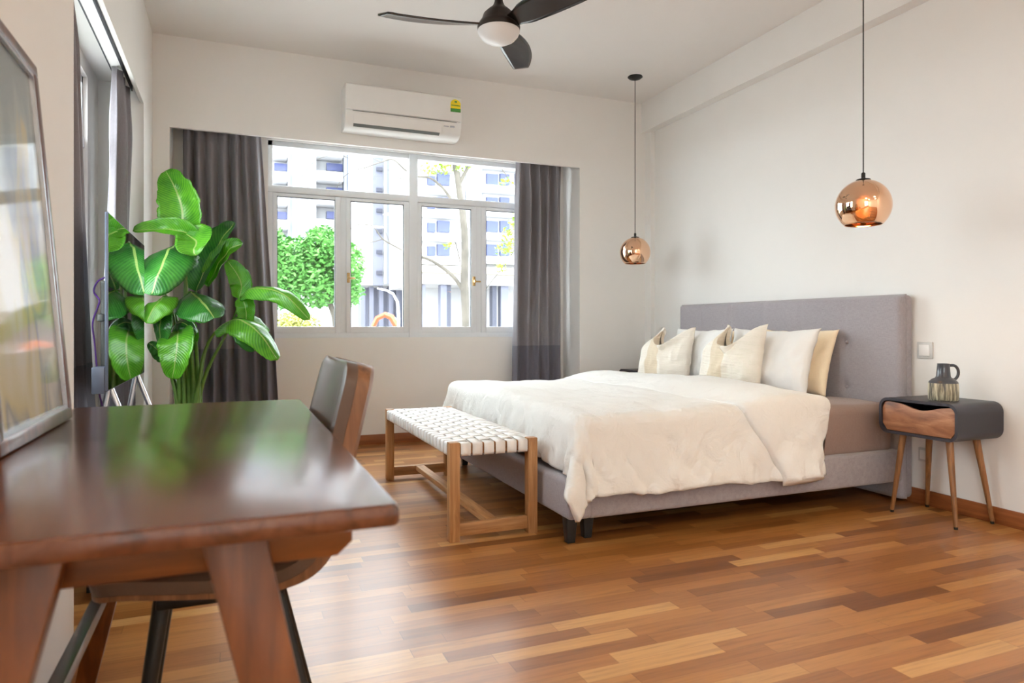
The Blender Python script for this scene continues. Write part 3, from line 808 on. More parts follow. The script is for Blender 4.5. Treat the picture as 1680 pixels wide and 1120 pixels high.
# ================================================================== BEDSIDE TABLES AND JUG
def nightstand(dx, dy, label):
    x0, x1, y0, y1, z0, z1 = 3.10 + dx, 3.425 + dx, 2.14 + dy, 2.555 + dy, .412, .592
    o = thing('bedside_table', ((x0 + x1) / 2, (y0 + y1) / 2, 0), label, 'bedside table', 'black and walnut bedside tables')
    bm = B()
    out = rrect(y0, y1, z0, z1, .048, 8); inn = rrect(y0 + .014, y1 - .014, z0 + .014, z1 - .014, .036, 8); n = len(out)
    rings = []
    for (pl, x) in ((out, x0), (out, x1), (inn, x1), (inn, x0)):
        rings.append([bm.verts.new((x, a, b)) for a, b in pl])
    for k in range(4):
        A, Bq = rings[k], rings[(k + 1) % 4]
        for i in range(n):
            j = (i + 1) % n; bm.faces.new((A[i], A[j], Bq[j], Bq[i]))
    obj('shell', bm, M['ns_black'], o, sharp=35)
    bm = B(); prism(bm, inn, lambda a, b, d: (d, a, b), x1 - .012, x1 - .003); obj('back_panel', bm, M['ns_black'], o)
    # drawer front with a wavy finger scoop
    top = []; ya, yb = y0 + .016, y1 - .016; zt_, zb_ = z1 - .018, z0 + .016
    for k in range(41):
        t = k / 40; y = lerp(yb, ya, t)
        sc_ = .030 * math.exp(-((t - .55) / .24) ** 2)
        rr = .032
        e = min(y - ya, yb - y); cz = rr - math.sqrt(max(0, rr ** 2 - max(0, rr - e) ** 2)) if e < rr else 0
        top.append((y, zt_ - sc_ - cz))
    botm = []
    for k in range(17):
        t = k / 16; y = lerp(ya, yb, t); e = min(y - ya, yb - y); rr = .032
        cz = rr - math.sqrt(max(0, rr ** 2 - max(0, rr - e) ** 2)) if e < rr else 0
        botm.append((y, zb_ + cz))
    bm = B(); prism(bm, top + botm, lambda a, b, d: (d, a, b), x0 + .008, x0 + .024, .001)
    obj('drawer', bm, M['ns_wood'], o)
    for sx in (-1, 1):
        for sy in (-1, 1):
            cx, cy = (x0 + x1) / 2, (y0 + y1) / 2
            tx, ty = cx + sx * .095, cy + sy * .12; fx = 3.145 + dx if sx < 0 else 3.405 + dx; fy = cy + sy * .168
            bm = B(); tube(bm, [(tx, ty, z0 + .004), (fx, fy, .012)], [.017, .0095], 16); lg = obj('leg', bm, M['ns_leg'], o)
            bm = B(); tube(bm, [(lerp(tx, fx, .985), lerp(ty, fy, .985), .013), (fx, fy, 0)], [.0098, .0085], 14); obj('foot_cap', bm, M['black_metal'], lg)
nightstand(0, 0, 'walnut-fronted black bedside table with splayed legs standing next to the headboard by the jug')
nightstand(.0, 2.58, 'black bedside table mostly hidden behind the far side of the bed')
jc = Vector((3.235, 2.305, .5925))
o = thing('jug', jc, 'dark ceramic jug with a streaked lower half and a loop handle on the bedside table', 'jug')
bm = B(); lathe(bm, [(.001, 0), (.060, 0), (.065, .006), (.0665, .04), (.064, .085), (.001, .085)], jc, 40, False); obj('body', bm, M['jug'], o)
bm = B(); lathe(bm, [(.064, .084), (.061, .092), (.050, .103), (.036, .110), (.031, .118), (.0285, .15), (.0262, .176), (.027, .180), (.022, .180), (.022, .13)], jc, 40, False); obj('neck', bm, M['jug_dark'], o)
hd = Vector((CS, -SN, 0))
bm = B(); pts = []
for k in range(15):
    t = lerp(PI * .62, -PI * .62, k / 14)
    pts.append(jc + hd * (.045 + .029 * math.cos(t)) + Vector((0, 0, .136 + .036 * math.sin(t))))
pts = [jc + hd * .024 + Vector((0, 0, .171))] + pts[1:-1] + [jc + hd * .040 + Vector((0, 0, .108))]
tube(bm, pts, .0055, 12, flat=1.3); obj('handle', bm, M['jug_dark'], o)

# wall switch and socket
def plate(y, z, s, name, label, cat):
    x = XR(y)
    o = thing(name, (x, y, z), label, cat)
    bm = B(); box(bm, x - .010, x, y - s, y + s, z - s, z + s, .003); obj('plate', bm, M['switch'], o)
    bm = B(); box(bm, x - .014, x - .009, y - s * .68, y + s * .68, z - s * .68, z + s * .68, .002); obj('rocker' if 'switch' in name else 'socket_face', bm, M['plastic'], o)
plate(2.55, .828, .044, 'light_switch', 'square white light switch on the wall beside the headboard', 'light switch')
plate(2.55, .267, .036, 'wall_socket', 'small white wall socket low behind the bedside table', 'socket')

# ================================================================== DESK
def desk():
    x0, x1, y0, y1, zt = -.368, .176, .760, 1.995, .750
    o = thing('desk', ((x0 + x1) / 2, (y0 + y1) / 2, 0), 'dark walnut desk with splayed tapered legs in the foreground', 'desk')
    bm = B(); prism(bm, rrect(x0, x1, y0, y1, .012, 5), lambda a, b, d: (a, b, d), zt - .025, zt, .006); obj('tabletop', bm, M['desk_top'], o)
    for ya, yb in ((.850, .875), (1.875, 1.90)):
        bm = B(); prism(bm, [(-.335, zt - .0255), (-.335, .69), (-.32, .672), (.118, .672), (.136, .688), (.136, zt - .0255)], lambda a, b, d: (a, d, b), ya, yb, .002); obj('apron', bm, M['desk_x'], o)
    for sx in (-1, 1):
        cx = -.096
        for (yt, yb_) in ((.842, .80), (1.885, 1.99)):
            tx = cx + sx * .095; fx = cx + sx * .258
            wt, wb = .034, .022
            bm = B()
            def q(xc, yc, z, w_, d_): return [(xc - w_, yc - d_, z), (xc + w_, yc - d_, z), (xc + w_, yc + d_, z), (xc - w_, yc + d_, z)]
            hexa(bm, q(fx, yb_, 0, wb, .015), q(tx, yt, zt - .0255, wt, .020), .003); obj('leg', bm, M['desk'], o)
    for sx, m in ((-1, 'dark_wood'),):
        z = .325; k = (zt - z) / zt; X = -.096 + sx * (.095 + .163 * k)
        bm = B(); box(bm, X - .012, X + .014, .84, 1.93, z - .014, z + .014, .002); st = obj('stretcher', bm, M[m], o); st['label'] = 'dark slim stretcher between the legs'
desk()

# ================================================================== CHAIR
def chair():
    o = thing('chair', (.05, 1.65, 0), 'brown leather and plywood shell chair with black legs tucked under the desk', 'chair')
    prof = [(-.245, .462), (-.20, .470), (-.10, .458), (.0, .448), (.08, .452), (.145, .482), (.185, .545), (.212, .63), (.236, .73), (.258, .82), (.270, .868)]
    def cr(t):
        n = len(prof) - 1; f_ = t * n; i = min(int(f_), n - 1); u = f_ - i
        p0 = prof[max(i - 1, 0)]; p1 = prof[i]; p2 = prof[i + 1]; p3 = prof[min(i + 2, n)]
        return tuple(.5 * (2 * p1[k] + (p2[k] - p0[k]) * u + (2 * p0[k] - 5 * p1[k] + 4 * p2[k] - p3[k]) * u * u + (-p0[k] + 3 * p1[k] - 3 * p2[k] + p3[k]) * u ** 3) for k in (0, 1))
    def tn(t):
        a, b = cr(max(0, t - .01)), cr(min(1, t + .01)); d = Vector((b[0] - a[0], 0, b[1] - a[1])).normalized()
        return Vector((-d.z, 0, d.x))          # inward normal (towards the sitter)
    yc = 1.655
    def hw(t):
        w_ = .235 - .015 * sstep(.5, 1, t)
        if t > .88: w_ -= .06 * ((t - .88) / .12) ** 2.4
        if t < .10: w_ -= .045 * ((.10 - t) / .10) ** 2
        return w_
    def layer(off0, off1, inset, m, nm, dome=0, sh=0):
        bm = B(); nu, nv = 60, 20
        t0, t1 = inset, 1 - inset * .6
        def side(off, d):
            def f(s, v):
                t = lerp(t0, t1, s); p = cr(t); n = tn(t)
                edge = 1 - abs(2 * v - 1) ** 6
                e2 = min(1, min(s, 1 - s) / .05); e2 = math.sqrt(max(0, 1 - (1 - e2) ** 2))
                o_ = off + d * (edge ** .5) * e2
                wrap = .030 * abs(2 * v - 1) ** 3 * sstep(.45, .8, t)
                if off == off0: o_ += sh * (1 - sstep(.32, .60, t))
                q = Vector((p[0], yc + (2 * v - 1) * (hw(t) - inset * .12), p[1])) + n * (o_ + wrap)
                return q
            return f
        g1 = side(off0, 0); g2 = side(off1, dome)
        A = [[bm.verts.new(g1(i / nu, j / nv)) for j in range(nv + 1)] for i in range(nu + 1)]
        Bq = [[bm.verts.new(g2(i / nu, j / nv)) for j in range(nv + 1)] for i in range(nu + 1)]
        for i in range(nu):
            for j in range(nv):
                bm.faces.new((A[i][j], A[i + 1][j], A[i + 1][j + 1], A[i][j + 1])); bm.faces.new((Bq[i][j], Bq[i][j + 1], Bq[i + 1][j + 1], Bq[i + 1][j]))
            bm.faces.new((A[i][0], Bq[i][0], Bq[i + 1][0], A[i + 1][0])); bm.faces.new((A[i][nv], A[i + 1][nv], Bq[i + 1][nv], Bq[i][nv]))
        for j in range(nv):
            bm.faces.new((A[0][j], A[0][j + 1], Bq[0][j + 1], Bq[0][j])); bm.faces.new((A[nu][j], Bq[nu][j], Bq[nu][j + 1], A[nu][j + 1]))
        return obj(nm, bm, m, o, sharp=50)
    layer(-.034, -.008, 0, M['chair_wood'], 'shell', sh=.016)
    layer(-.0079, .016, .010, M['leather'], 'cushion', .018)
    bm = B(); box(bm, -.14, .10, yc - .16, yc + .16, .395, .415, .004); obj('seat_bracket', bm, M['black_metal'], o)
    for x, y, fx, fy in ((-.13, 1.53, -.185, 1.44), (-.13, 1.78, -.185, 1.87), (.08, 1.53, .185, 1.44), (.08, 1.78, .185, 1.87)):
        bm = B(); tube(bm, [(x, y, .41), (fx, fy, 0)], [.017, .011], 14); obj('leg', bm, M['black_metal'], o)
chair()

# ================================================================== FRAMED PICTURE ON THE DESK
def picture():
    y0, y1, h = 1.250, 1.755, .765
    xb, xt = -.325, -.392
    base = Vector((xb, (y0 + y1) / 2, .751))
    o = thing('framed_picture', base, 'abstract picture behind glass in a dark wood frame leaning on the desk against the wall', 'picture')
    lean = math.atan2(xb - xt, h)
    Mx = Matrix.Translation((xb, 0, .7515)) @ Matrix.Rotation(-lean, 4, 'Y')
    fw, th = .026, .026
    bm = B()   # local: x = thickness 0..-th ; outer face at x=0
    def bar(ya, yb, za, zb):
        box(bm, -th, 0, ya, yb, za, zb, .004)
    bar(y0, y1, 0, fw); bar(y0, y1, h - fw, h); bar(y0, y0 + fw, fw - .004, h - fw + .004); bar(y1 - fw, y1, fw - .004, h - fw + .004)
    obj('frame', tf(bm, Mx), M['frame'], o)
    bm = B(); d = .008
    box(bm, -.010, -.002, y0 + fw - .001, y1 - fw + .001, fw - .001, fw + d); box(bm, -.010, -.002, y0 + fw, y1 - fw, h - fw - d, h - fw + .001)
    box(bm, -.010, -.002, y0 + fw - .001, y0 + fw + d, fw, h - fw); box(bm, -.010, -.002, y1 - fw - d, y1 - fw + .001, fw, h - fw)
    obj('inner_moulding', tf(bm, Mx), M['silver'], o)
    bm = B(); box(bm, -.016, -.012, y0 + fw - .004, y1 - fw + .004, fw - .004, h - fw + .004); obj('artwork', tf(bm, Mx), M['art'], o)
    bm = B(); box(bm, -.0085, -.0065, y0 + fw - .004, y1 - fw + .004, fw - .004, h - fw + .004); obj('glazing', tf(bm, Mx), M['art_glass'], o)
picture()

# ================================================================== TELEVISION
def tv():
    x, y0, y1, z0, z1 = -.430, 2.93, 4.05, .712, 1.382
    o = thing('television', (x - .03, (y0 + y1) / 2, .502), 'flat television seen edge-on, its black screen reflecting the plant', 'television')
    bm = B(); box(bm, x - .012, x - .0012, y0, y1, z0, z1, .002); obj('screen_panel', bm, M['bezel'], o)
    bm = B(); box(bm, x - .002, x, y0 + .004, y1 - .004, z0 + .004, z1 - .004); obj('screen', bm, M['screen'], o)
    bm = B(); box(bm, x - .045, x - .011, y0 + .12, y1 - .12, z0 + .01, z0 + .42, .008); obj('back_housing', bm, M['plastic_dark'], o)
    bm = B(); box(bm, x - .055, x - .012, y0 - .002, y0 + .10, z0 - .01, z0 + .09, .004); b = obj('connector_box', bm, M['bezel'], o)
    for y in (y0 + .16, y1 - .16):
        bm = B(); tube(bm, [(x - .02, y, z0 + .01), (x + .06, y - .02, .505)], [.012, .012], 10); tube(bm, [(x - .02, y, z0 + .01), (x - .055, y - .02, .505)], [.012, .012], 10)
        obj('stand_foot', bm, M['silver'], o)
    c = thing('tv_console', (-.29, 3.5, 0), 'low dark console under the television, mostly hidden behind the desk', 'cabinet')
    bm = B(); box(bm, -.505, -.08, 2.75, 4.25, .06, .50, .006); obj('cabinet_body', bm, M['black_wood'], c)
    for yy in (2.76, 3.27, 3.77):
        bm = B(); box(bm, -.082, -.066, yy, yy + .47, .08, .48, .003); obj('door', bm, M['desk'], c)
    for yy in (2.85, 4.15):
        for xx in (-.47, -.12):
            bm = B(); box(bm, xx - .015, xx + .015, yy - .015, yy + .015, 0, .062); obj('leg', bm, M['black_wood'], c)
    pts = [PD(172, 455, 2.62), PD(160, 462, 2.62), PD(154, 478, 2.62), PD(163, 492, 2.60), PD(160, 505, 2.60), PD(152, 530, 2.60), PD(155, 560, 2.60), PD(158, 592, 2.60), PD(162, 640, 2.60), PD(168, 665, 2.63)]
    sm = []
    for i in range(len(pts) - 1):
        p0, p1, p2, p3 = pts[max(i - 1, 0)], pts[i], pts[i + 1], pts[min(i + 2, len(pts) - 1)]
        for k in range(5):
            u = k / 5; sm.append(.5 * (2 * p1 + (p2 - p0) * u + (2 * p0 - 5 * p1 + 4 * p2 - p3) * u * u + (-p0 + 3 * p1 - 3 * p2 + p3) * u ** 3))
    sm.append(pts[-1])
    bm = B(); tube(bm, sm, .0032, 8); cb = obj('power_cable', bm, M['cable'], o)
    bm = B(); lathe(bm, [(.001, -.016), (.016, -.012), (.018, .0), (.016, .012), (.001, .016)], PD(166, 521, 2.62), 18, False); obj('plug', bm, M['plastic_dark'], o)
tv()

# ================================================================== PLANT
def plant():
    base = Vector((-.255, 4.56, 0))
    o = thing('potted_plant', base, 'tall bird of paradise plant with broad green leaves in front of the corner curtain', 'plant')
    bm = B(); lathe(bm, [(.001, 0), (.13, 0), (.15, .02), (.185, .38), (.19, .40), (.175, .40), (.165, .34), (.001, .34)], base, 40, False); obj('pot', bm, M['pot'], o)
    bm = B(); lathe(bm, [(.001, .345), (.168, .345), (.168, .335)], base, 30, False); obj('soil', bm, M['soil'], o)
    V = Vector
    def leaf(pts, W, face, m='leaf', fold=.35, curl=.0, tw=0, pk=.42, stem=None, seed=0, jag=.06):
        """pts: midrib control points (u, v, depth); face: (right, up, towards-camera) direction the upper side looks"""
        P = [PD(*p) for p in pts]
        fr = V((CS, -SN, 0)); fw = V((-SN, -CS, 0)); nrm = (fr * face[0] + V((0, 0, 1)) * face[1] + fw * face[2]).normalized()
        n = len(P) - 1
        def cr(t):
            f_ = t * n; i = min(int(f_), n - 1); u = f_ - i
            p0, p1, p2, p3 = P[max(i - 1, 0)], P[i], P[i + 1], P[min(i + 2, n)]
            return .5 * (2 * p1 + (p2 - p0) * u + (2 * p0 - 5 * p1 + 4 * p2 - p3) * u * u + (-p0 + 3 * p1 - 3 * p2 + p3) * u ** 3)
        bm = B()
        def f(t, v):
            c = cr(t); T = (cr(min(1, t + .02)) - cr(max(0, t - .02))).normalized()
            S = nrm.cross(T); S = S.normalized() if S.length > 1e-4 else fr; N_ = T.cross(S)
            a = 2 * v - 1
            w_ = W * (math.sin(PI * min(1, t) ** (.69 * pk / .42)) ** .48 * 1.16 if 0 < t < 1 else 0) + .0015
            jg = 1 + jag * nz(t * 9 + seed, math.copysign(1, a) * 3, seed) + (-.12 * max(0, nz(t * 22, a * 0 + seed * 2, 4)) if abs(a) > .9 else 0)
            r = abs(a) * w_ / 2 * jg
            th_ = fold + curl * abs(a)
            off = S * math.copysign(r * math.cos(th_), a) + N_ * r * math.sin(th_)
            off += N_ * .012 * nz(t * 6, a * 2, seed)
            q = c + off - T * (.0) 
            return q
        surf(bm, f, 26, 12, True)
        lf = obj('leaf', bm, M[m], o, recalc=False, sharp=180, solid=.0012)
        # midrib continues as a stalk
        if stem:
            b0 = base + V((stem[0], stem[1], .34)); p1 = P[0]; d1 = (P[1] - P[0]).normalized()
            h_ = (p1 - b0).length; pts_ = []
            c1 = b0 + V((0, 0, h_ * .5)); c2 = p1 - d1 * h_ * .28 - V((0, 0, .04))
            for k in range(15):
                u = k / 14; pts_.append(b0 * (1 - u) ** 3 + 3 * c1 * u * (1 - u) ** 2 + 3 * c2 * u * u * (1 - u) + p1 * u ** 3)
            bm = B(); tube(bm, pts_, [lerp(.016, .005, (k / 14) ** .7) for k in range(15)], 8)
            obj('stalk', bm, M['stem'], o)
    D = 4.10
    # 1 upright top
    leaf([(300, 372, 4.10), (298, 340, 4.10), (287, 308, 4.12), (272, 280, 4.15)], .235, (.15, .1, 1), 'leaf', .15, .25, seed=1, stem=(.02, .0), pk=.30, jag=.10)
    # 2 left horizontal folded
    leaf([(322, 392, 4.05), (300, 380, 4.02), (262, 376, 3.98), (218, 379, 3.92)], .13, (-.2, .35, .9), 'leaf', .5, .2, seed=2, pk=.45)
    leaf([(305, 385, 4.02), (322, 396, 3.98), (318, 412, 3.92), (322, 420, 3.9)], .20, (.0, .8, .6), 'leaf', .4, .1, seed=3, pk=.4)
    # 3 large drooping face-on
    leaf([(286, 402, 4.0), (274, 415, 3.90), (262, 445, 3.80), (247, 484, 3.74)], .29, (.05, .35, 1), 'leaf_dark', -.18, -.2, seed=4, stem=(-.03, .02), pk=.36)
    # 4 large dark upright to the right
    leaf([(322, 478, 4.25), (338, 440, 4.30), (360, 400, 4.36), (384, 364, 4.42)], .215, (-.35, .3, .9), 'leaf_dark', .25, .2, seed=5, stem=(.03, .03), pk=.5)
    leaf([(340, 470, 4.28), (355, 440, 4.28), (374, 412, 4.28), (398, 398, 4.28)], .15, (-.5, .2, .9), 'leaf', .2, .2, seed=6, pk=.5)
    # 5 middle, top side seen, drooping
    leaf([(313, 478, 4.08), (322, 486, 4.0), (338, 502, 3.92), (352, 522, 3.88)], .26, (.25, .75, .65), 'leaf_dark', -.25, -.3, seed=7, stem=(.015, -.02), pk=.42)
    # 6 left smaller drooping
    leaf([(268, 486, 4.0), (262, 493, 3.94), (250, 508, 3.90), (240, 530, 3.88)], .17, (-.1, .4, .95), 'leaf', -.2, -.2, seed=8, stem=(-.04, .0))
    leaf([(256, 500, 4.02), (262, 520, 3.98), (262, 545, 3.98), (262, 566, 4.0)], .13, (-.3, .1, .95), 'leaf_dark', -.2, -.1, seed=9)
    # 7 bright narrow, right
    leaf([(392, 490, 4.22), (396, 468, 4.22), (388, 448, 4.22), (373, 428, 4.24)], .12, (.3, .2, .9), 'leaf', .1, .2, seed=10, stem=(.05, .02), pk=.5)
    leaf([(396, 488, 4.20), (402, 500, 4.18), (404, 520, 4.18), (402, 545, 4.2)], .10, (.2, .2, .95), 'leaf', .1, .1, seed=11)
    # 8 far right arching
    leaf([(394, 487, 4.18), (410, 474, 4.12), (440, 474, 4.06), (470, 486, 4.0), (508, 524, 3.96)], .135, (-.3, .85, .55), 'leaf', -.2, -.3, seed=12, pk=.52)
    # 9 lower right
    leaf([(352, 545, 4.15), (378, 524, 4.08), (405, 530, 4.02), (430, 552, 3.98), (456, 590, 3.96)], .19, (.3, .75, .55), 'leaf', -.25, -.25, seed=13, stem=(.06, -.03), pk=.55)
    leaf([(372, 530, 4.2), (400, 520, 4.2), (420, 528, 4.18), (440, 545, 4.16)], .11, (.2, .8, .5), 'leaf', -.1, -.2, seed=14, stem=(.07, .03))
    leaf([(390, 535, 4.1), (404, 548, 4.08), (412, 562, 4.08), (418, 576, 4.08)], .13, (.5, .3, .8), 'leaf_dark', -.1, -.2, seed=15)
    # 10 lower centre, hanging
    leaf([(292, 542, 4.05), (291, 560, 3.98), (288, 590, 3.95), (283, 622, 3.96)], .185, (.05, .25, 1), 'leaf', .12, .1, seed=16, stem=(-.01, -.03), pk=.40)
    # 11 dark small
    leaf([(275, 548, 4.12), (288, 532, 4.08), (302, 530, 4.06), (322, 548, 4.06)], .10, (.0, .7, .7), 'leaf_dark', -.1, -.2, seed=17, stem=(-.02, .03))
    leaf([(270, 592, 4.1), (262, 578, 4.08), (254, 570, 4.06), (244, 562, 4.05)], .08, (.0, .5, .85), 'leaf_dark', .1, .1, seed=18, stem=(-.05, -.02))
    leaf([(300, 530, 4.16), (306, 545, 4.12), (310, 558, 4.12), (312, 575, 4.14)], .12, (.1, .4, .9), 'leaf', .1, .1, seed=19)
    leaf([(262, 470, 4.16), (252, 460, 4.14), (246, 448, 4.12), (240, 430, 4.1)], .16, (-.1, .2, 1), 'leaf', .1, .1, seed=20, stem=(-.05, .04))
    # thick base stalks
    for k, (dx, dy, u, v) in enumerate(((-.05, 0, 296, 575), (.0, .03, 304, 560), (.04, -.02, 312, 545), (.06, .02, 322, 560), (.02, -.05, 330, 600))):
        b0 = base + V((dx, dy, .33)); p1 = PD(u, v, 4.12)
        bm = B(); tube(bm, [b0, b0.lerp(p1, .5) + V((.004, 0, 0)), p1], [.02, .016, .008], 10); obj('stalk', bm, M['stem'], o)
plant()

# ================================================================== OUTSIDE
M['grass'] = plain('pale_paving', (.36, .35, .34), .95, var=.1, nscale=3)
M['bld_white'] = plain('white_render', (.36, .36, .37), .9, var=.03, nscale=.4)
M['bld_grey'] = plain('grey_concrete', srgb(92, 94, 108), .9, var=.05, nscale=.4)
M['bld_cream'] = plain('cream_concrete', (.30, .27, .23), .9, var=.04, nscale=.4)
M['bld_dark'] = plain('dark_recess', srgb(52, 54, 66), .8)
M['bld_win'] = plain('blue_window_glass', srgb(34, 46, 100), .3, var=.2, nscale=.8)
M['bark'] = plain('pale_bark', srgb(70, 66, 60), .95, var=.45, nscale=4)
M['crown'] = plain('bright_foliage', srgb(70, 124, 52), .9, var=.3, nscale=2)
M['shrub'] = plain('yellow_foliage', srgb(134, 136, 62), .9, var=.25, nscale=6)
M['young'] = plain('young_foliage', srgb(112, 138, 40), .9, var=.2, nscale=6)
M['lamp_post'] = plain('white_lamp_post', (.6, .6, .62), .5)
M['orange'] = plain('orange_machine_paint', srgb(150, 62, 30), .6)
def stripes():
    s = N('ribbed_cladding'); v = s.coord()
    wv = s.add('ShaderNodeTexWave', wave_type='BANDS', bands_direction='X'); wv.inputs['Scale'].default_value = .45; wv.inputs['Distortion'].default_value = 0
    s.ln(v, wv.inputs['Vector'])
    s.ln(s.ramp(wv.outputs['Fac'], [(.3, (.13, .14, .17)), (.7, (.24, .25, .28))]), s.b.inputs['Base Color']); s.b.inputs['Roughness'].default_value = .9; return s.m
M['ribbed'] = stripes()
GZ = -.9
bm = B(); box(bm, -60, 110, 5.9, 130, GZ - .1, GZ); o = obj('ground', bm, M['grass']); o['kind'] = 'structure'
bm = B(); box(bm, -60, -1.2, -60, 5.9, GZ - .1, GZ); box(bm, -1.2, 60, -60, -3.6, GZ - .1, GZ); o = obj('ground', bm, M['grass']); o['kind'] = 'structure'
YB = 97.0
def wx(u, Y):
    r = ray(u, 500); return r.x * Y / r.y
def wz(v, u, Y):
    r = ray(u, v); return H + r.z * Y / r.y
def rect(bm, u0, u1, v0, v1, Y, dep=1.0, um=None):
    um = um or (u0 + u1) / 2
    box(bm, wx(u0, Y), wx(u1, Y), Y, Y + dep, wz(v1, um, Y), wz(v0, um, Y))
def building_left():
    o = thing('apartment_building', (wx(540, YB), YB, GZ), 'pale apartment block with ribbed panels and balconies behind the green tree', 'building')
    bm = B(); box(bm, wx(380, YB + 3), wx(608, YB + 3), YB + 3, YB + 15, GZ, 42); obj('wall', bm, M['bld_white'], o)
    bm = B(); rect(bm, 472, 519, 200, 470, YB + 1.4, 1.8); obj('ribbed_panel', bm, M['ribbed'], o)
    bm = B(); rect(bm, 564, 589, 200, 470, YB + 1.6, 1.6); obj('ribbed_panel', bm, M['ribbed'], o)
    for k in range(6):
        v = 262 + k * 39.5 - 39.5
        for (a, b, c_, d_) in ((446, 472, 450, 471), (520, 563, 536, 562)):
            bm = B(); rect(bm, c_, d_, v + 6, v + 18, YB + 2.2, .8); w_ = obj('window', bm, M['bld_win'], o)
            bm = B(); rect(bm, a, b, v + 19, v + 34, YB - .2, 3.3); obj('balcony', bm, M['bld_white'], o)
building_left()
def building_mid():
    o = thing('stair_tower', (wx(635, YB), 87.0, GZ), 'tall ribbed tower block with a glazed stair strip seen through the middle of the window', 'building')
    Y = 87.0
    bm = B(); box(bm, wx(590, Y), wx(678, Y), Y, Y + 9, wz(468, 630, Y), 36); obj('wall', bm, M['bld_white'], o)
    bm = B(); rect(bm, 612, 628, 200, 468, Y - .3, .5); obj('stair_glazing', bm, M['bld_grey'], o)
    for k in range(7):
        bm = B(); rect(bm, 618, 628, 240 + k * 34, 246 + k * 34, Y - .6, .5); obj('landing', bm, M['bld_dark'], o)
    bm = B(); rect(bm, 630, 676, 200, 466, Y - .4, .5); obj('ribbed_panel', bm, M['ribbed'], o)
    for u in (592, 606, 622, 638, 650, 664):
        bm = B(); rect(bm, u, u + 7, 470, 560, Y + 1, 1); obj('column', bm, M['bld_grey'], o)
    bm = B(); box(bm, wx(590, Y + 6), wx(678, Y + 6), Y + 6, Y + 7, GZ, wz(468, 630, Y + 6)); obj('undercroft_wall', bm, M['bld_grey'], o)
building_mid()
def building_right():
    Y = 72.0
    o = thing('apartment_building', (wx(780, Y), Y, GZ), 'white apartment block with rows of blue windows behind the bare tree', 'building')
    bm = B(); box(bm, wx(684, Y), wx(905, Y), Y, Y + 14, wz(467, 770, Y), 36); obj('wall', bm, M['bld_white'], o)
    bm = B(); rect(bm, 765, 792, 180, 440, Y - .4, .6); obj('ribbed_panel', bm, M['ribbed'], o)
    for k in range(6):
        v = 401 - k * 38.6
        for (a, b) in ((702, 714), (718, 738), (799, 817), (821, 836), (846, 858)):
            bm = B(); rect(bm, a, b, v - (0 if a > 715 else -3), v + 18, Y - .35, .6); obj('window', bm, M['bld_win'], o)
        bm = B(); rect(bm, 686, 762, v + 21, v + 33, Y - 1.2, 1.2, 725); rect(bm, 794, 905, v + 21, v + 33, Y - 1.2, 1.2, 845); obj('floor_band', bm, M['bld_white'], o)
    bm = B(); rect(bm, 684, 905, 438, 449, Y - 1.6, 1.8, 790); obj('canopy_edge', bm, M['bld_cream'], o)
    for (a, b, m) in ((723, 733, 'bld_grey'), (733, 740, 'bld_dark'), (808, 815, 'bld_dark'), (822, 834, 'bld_grey'), (693, 698, 'bld_grey'), (850, 858, 'bld_grey')):
        bm = B(); rect(bm, a, b, 467, 560, Y + .5, 1.0); obj('column', bm, M[m], o)
    bm = B(); box(bm, wx(684, Y + 8), wx(905, Y + 8), Y + 8, Y + 8.5, GZ, wz(467, 790, Y + 8)); obj('undercroft_wall', bm, M['bld_white'], o)
building_right()

def foliage(bm, c, r, n, s, seed):
    rnd = random.Random(seed)
    for _ in range(n):
        d = Vector((rnd.gauss(0, 1), rnd.gauss(0, 1), rnd.gauss(0, 1))).normalized() * (rnd.random() ** .45)
        p = Vector(c) + Vector((d.x * r[0], d.y * r[1], d.z * r[2]))
        a = Vector((rnd.uniform(-1, 1), rnd.uniform(-1, 1), rnd.uniform(-.6, .6))).normalized(); b = a.cross(Vector((rnd.uniform(-1, 1), rnd.uniform(-1, 1), 1))).normalized()
        k = s * rnd.uniform(.6, 1.3)
        bm.faces.new([bm.verts.new(p - a * k), bm.verts.new(p - b * k * .5), bm.verts.new(p + a * k), bm.verts.new(p + b * k * .5)])
def leafy_tree():
    Y = 18.0
    c = Vector((wx(500, Y), Y, GZ)); o = thing('leafy_tree', c, 'bright green leafy tree outside the first window pane', 'tree')
    bm = B()
    for (u, v, ru, rv, n, sd) in ((480, 435, 42, 48, 2600, 1), (530, 410, 38, 40, 2200, 2), (565, 440, 32, 46, 1700, 3), (460, 470, 34, 40, 1500, 4), (520, 468, 48, 38, 2200, 5), (440, 410, 34, 40, 1300, 6), (570, 480, 24, 26, 700, 7)):
        p = PD(u, v, 17.5); k = 17.5 / F
        foliage(bm, p, (ru * k, 1.2, rv * k), n, .075, sd)
    obj('crown', bm, M['crown'], o, recalc=False)
    bm = B(); tube(bm, [(c.x + .9, Y, GZ), (c.x + .75, Y, 1.2), (c.x + .4, Y, 2.2)], [.10, .08, .05], 10); tube(bm, [(c.x + .75, Y, 1.0), (c.x + 1.1, Y, 2.2)], [.06, .04], 8); obj('trunk', bm, M['bark'], o)
leafy_tree()
bm = B(); p = PD(482, 545, 13.5); k = 13.5 / F
foliage(bm, p, (48 * k, .6, 34 * k), 2200, .05, 11); foliage(bm, p + Vector((0, 0, -.7)), (52 * k, .6, .6), 1200, .06, 12)
o = thing('shrub', (p.x, p.y, GZ), 'low yellow-green shrub under the leafy tree outside', 'shrub'); obj('foliage', bm, M['shrub'], o, recalc=False)
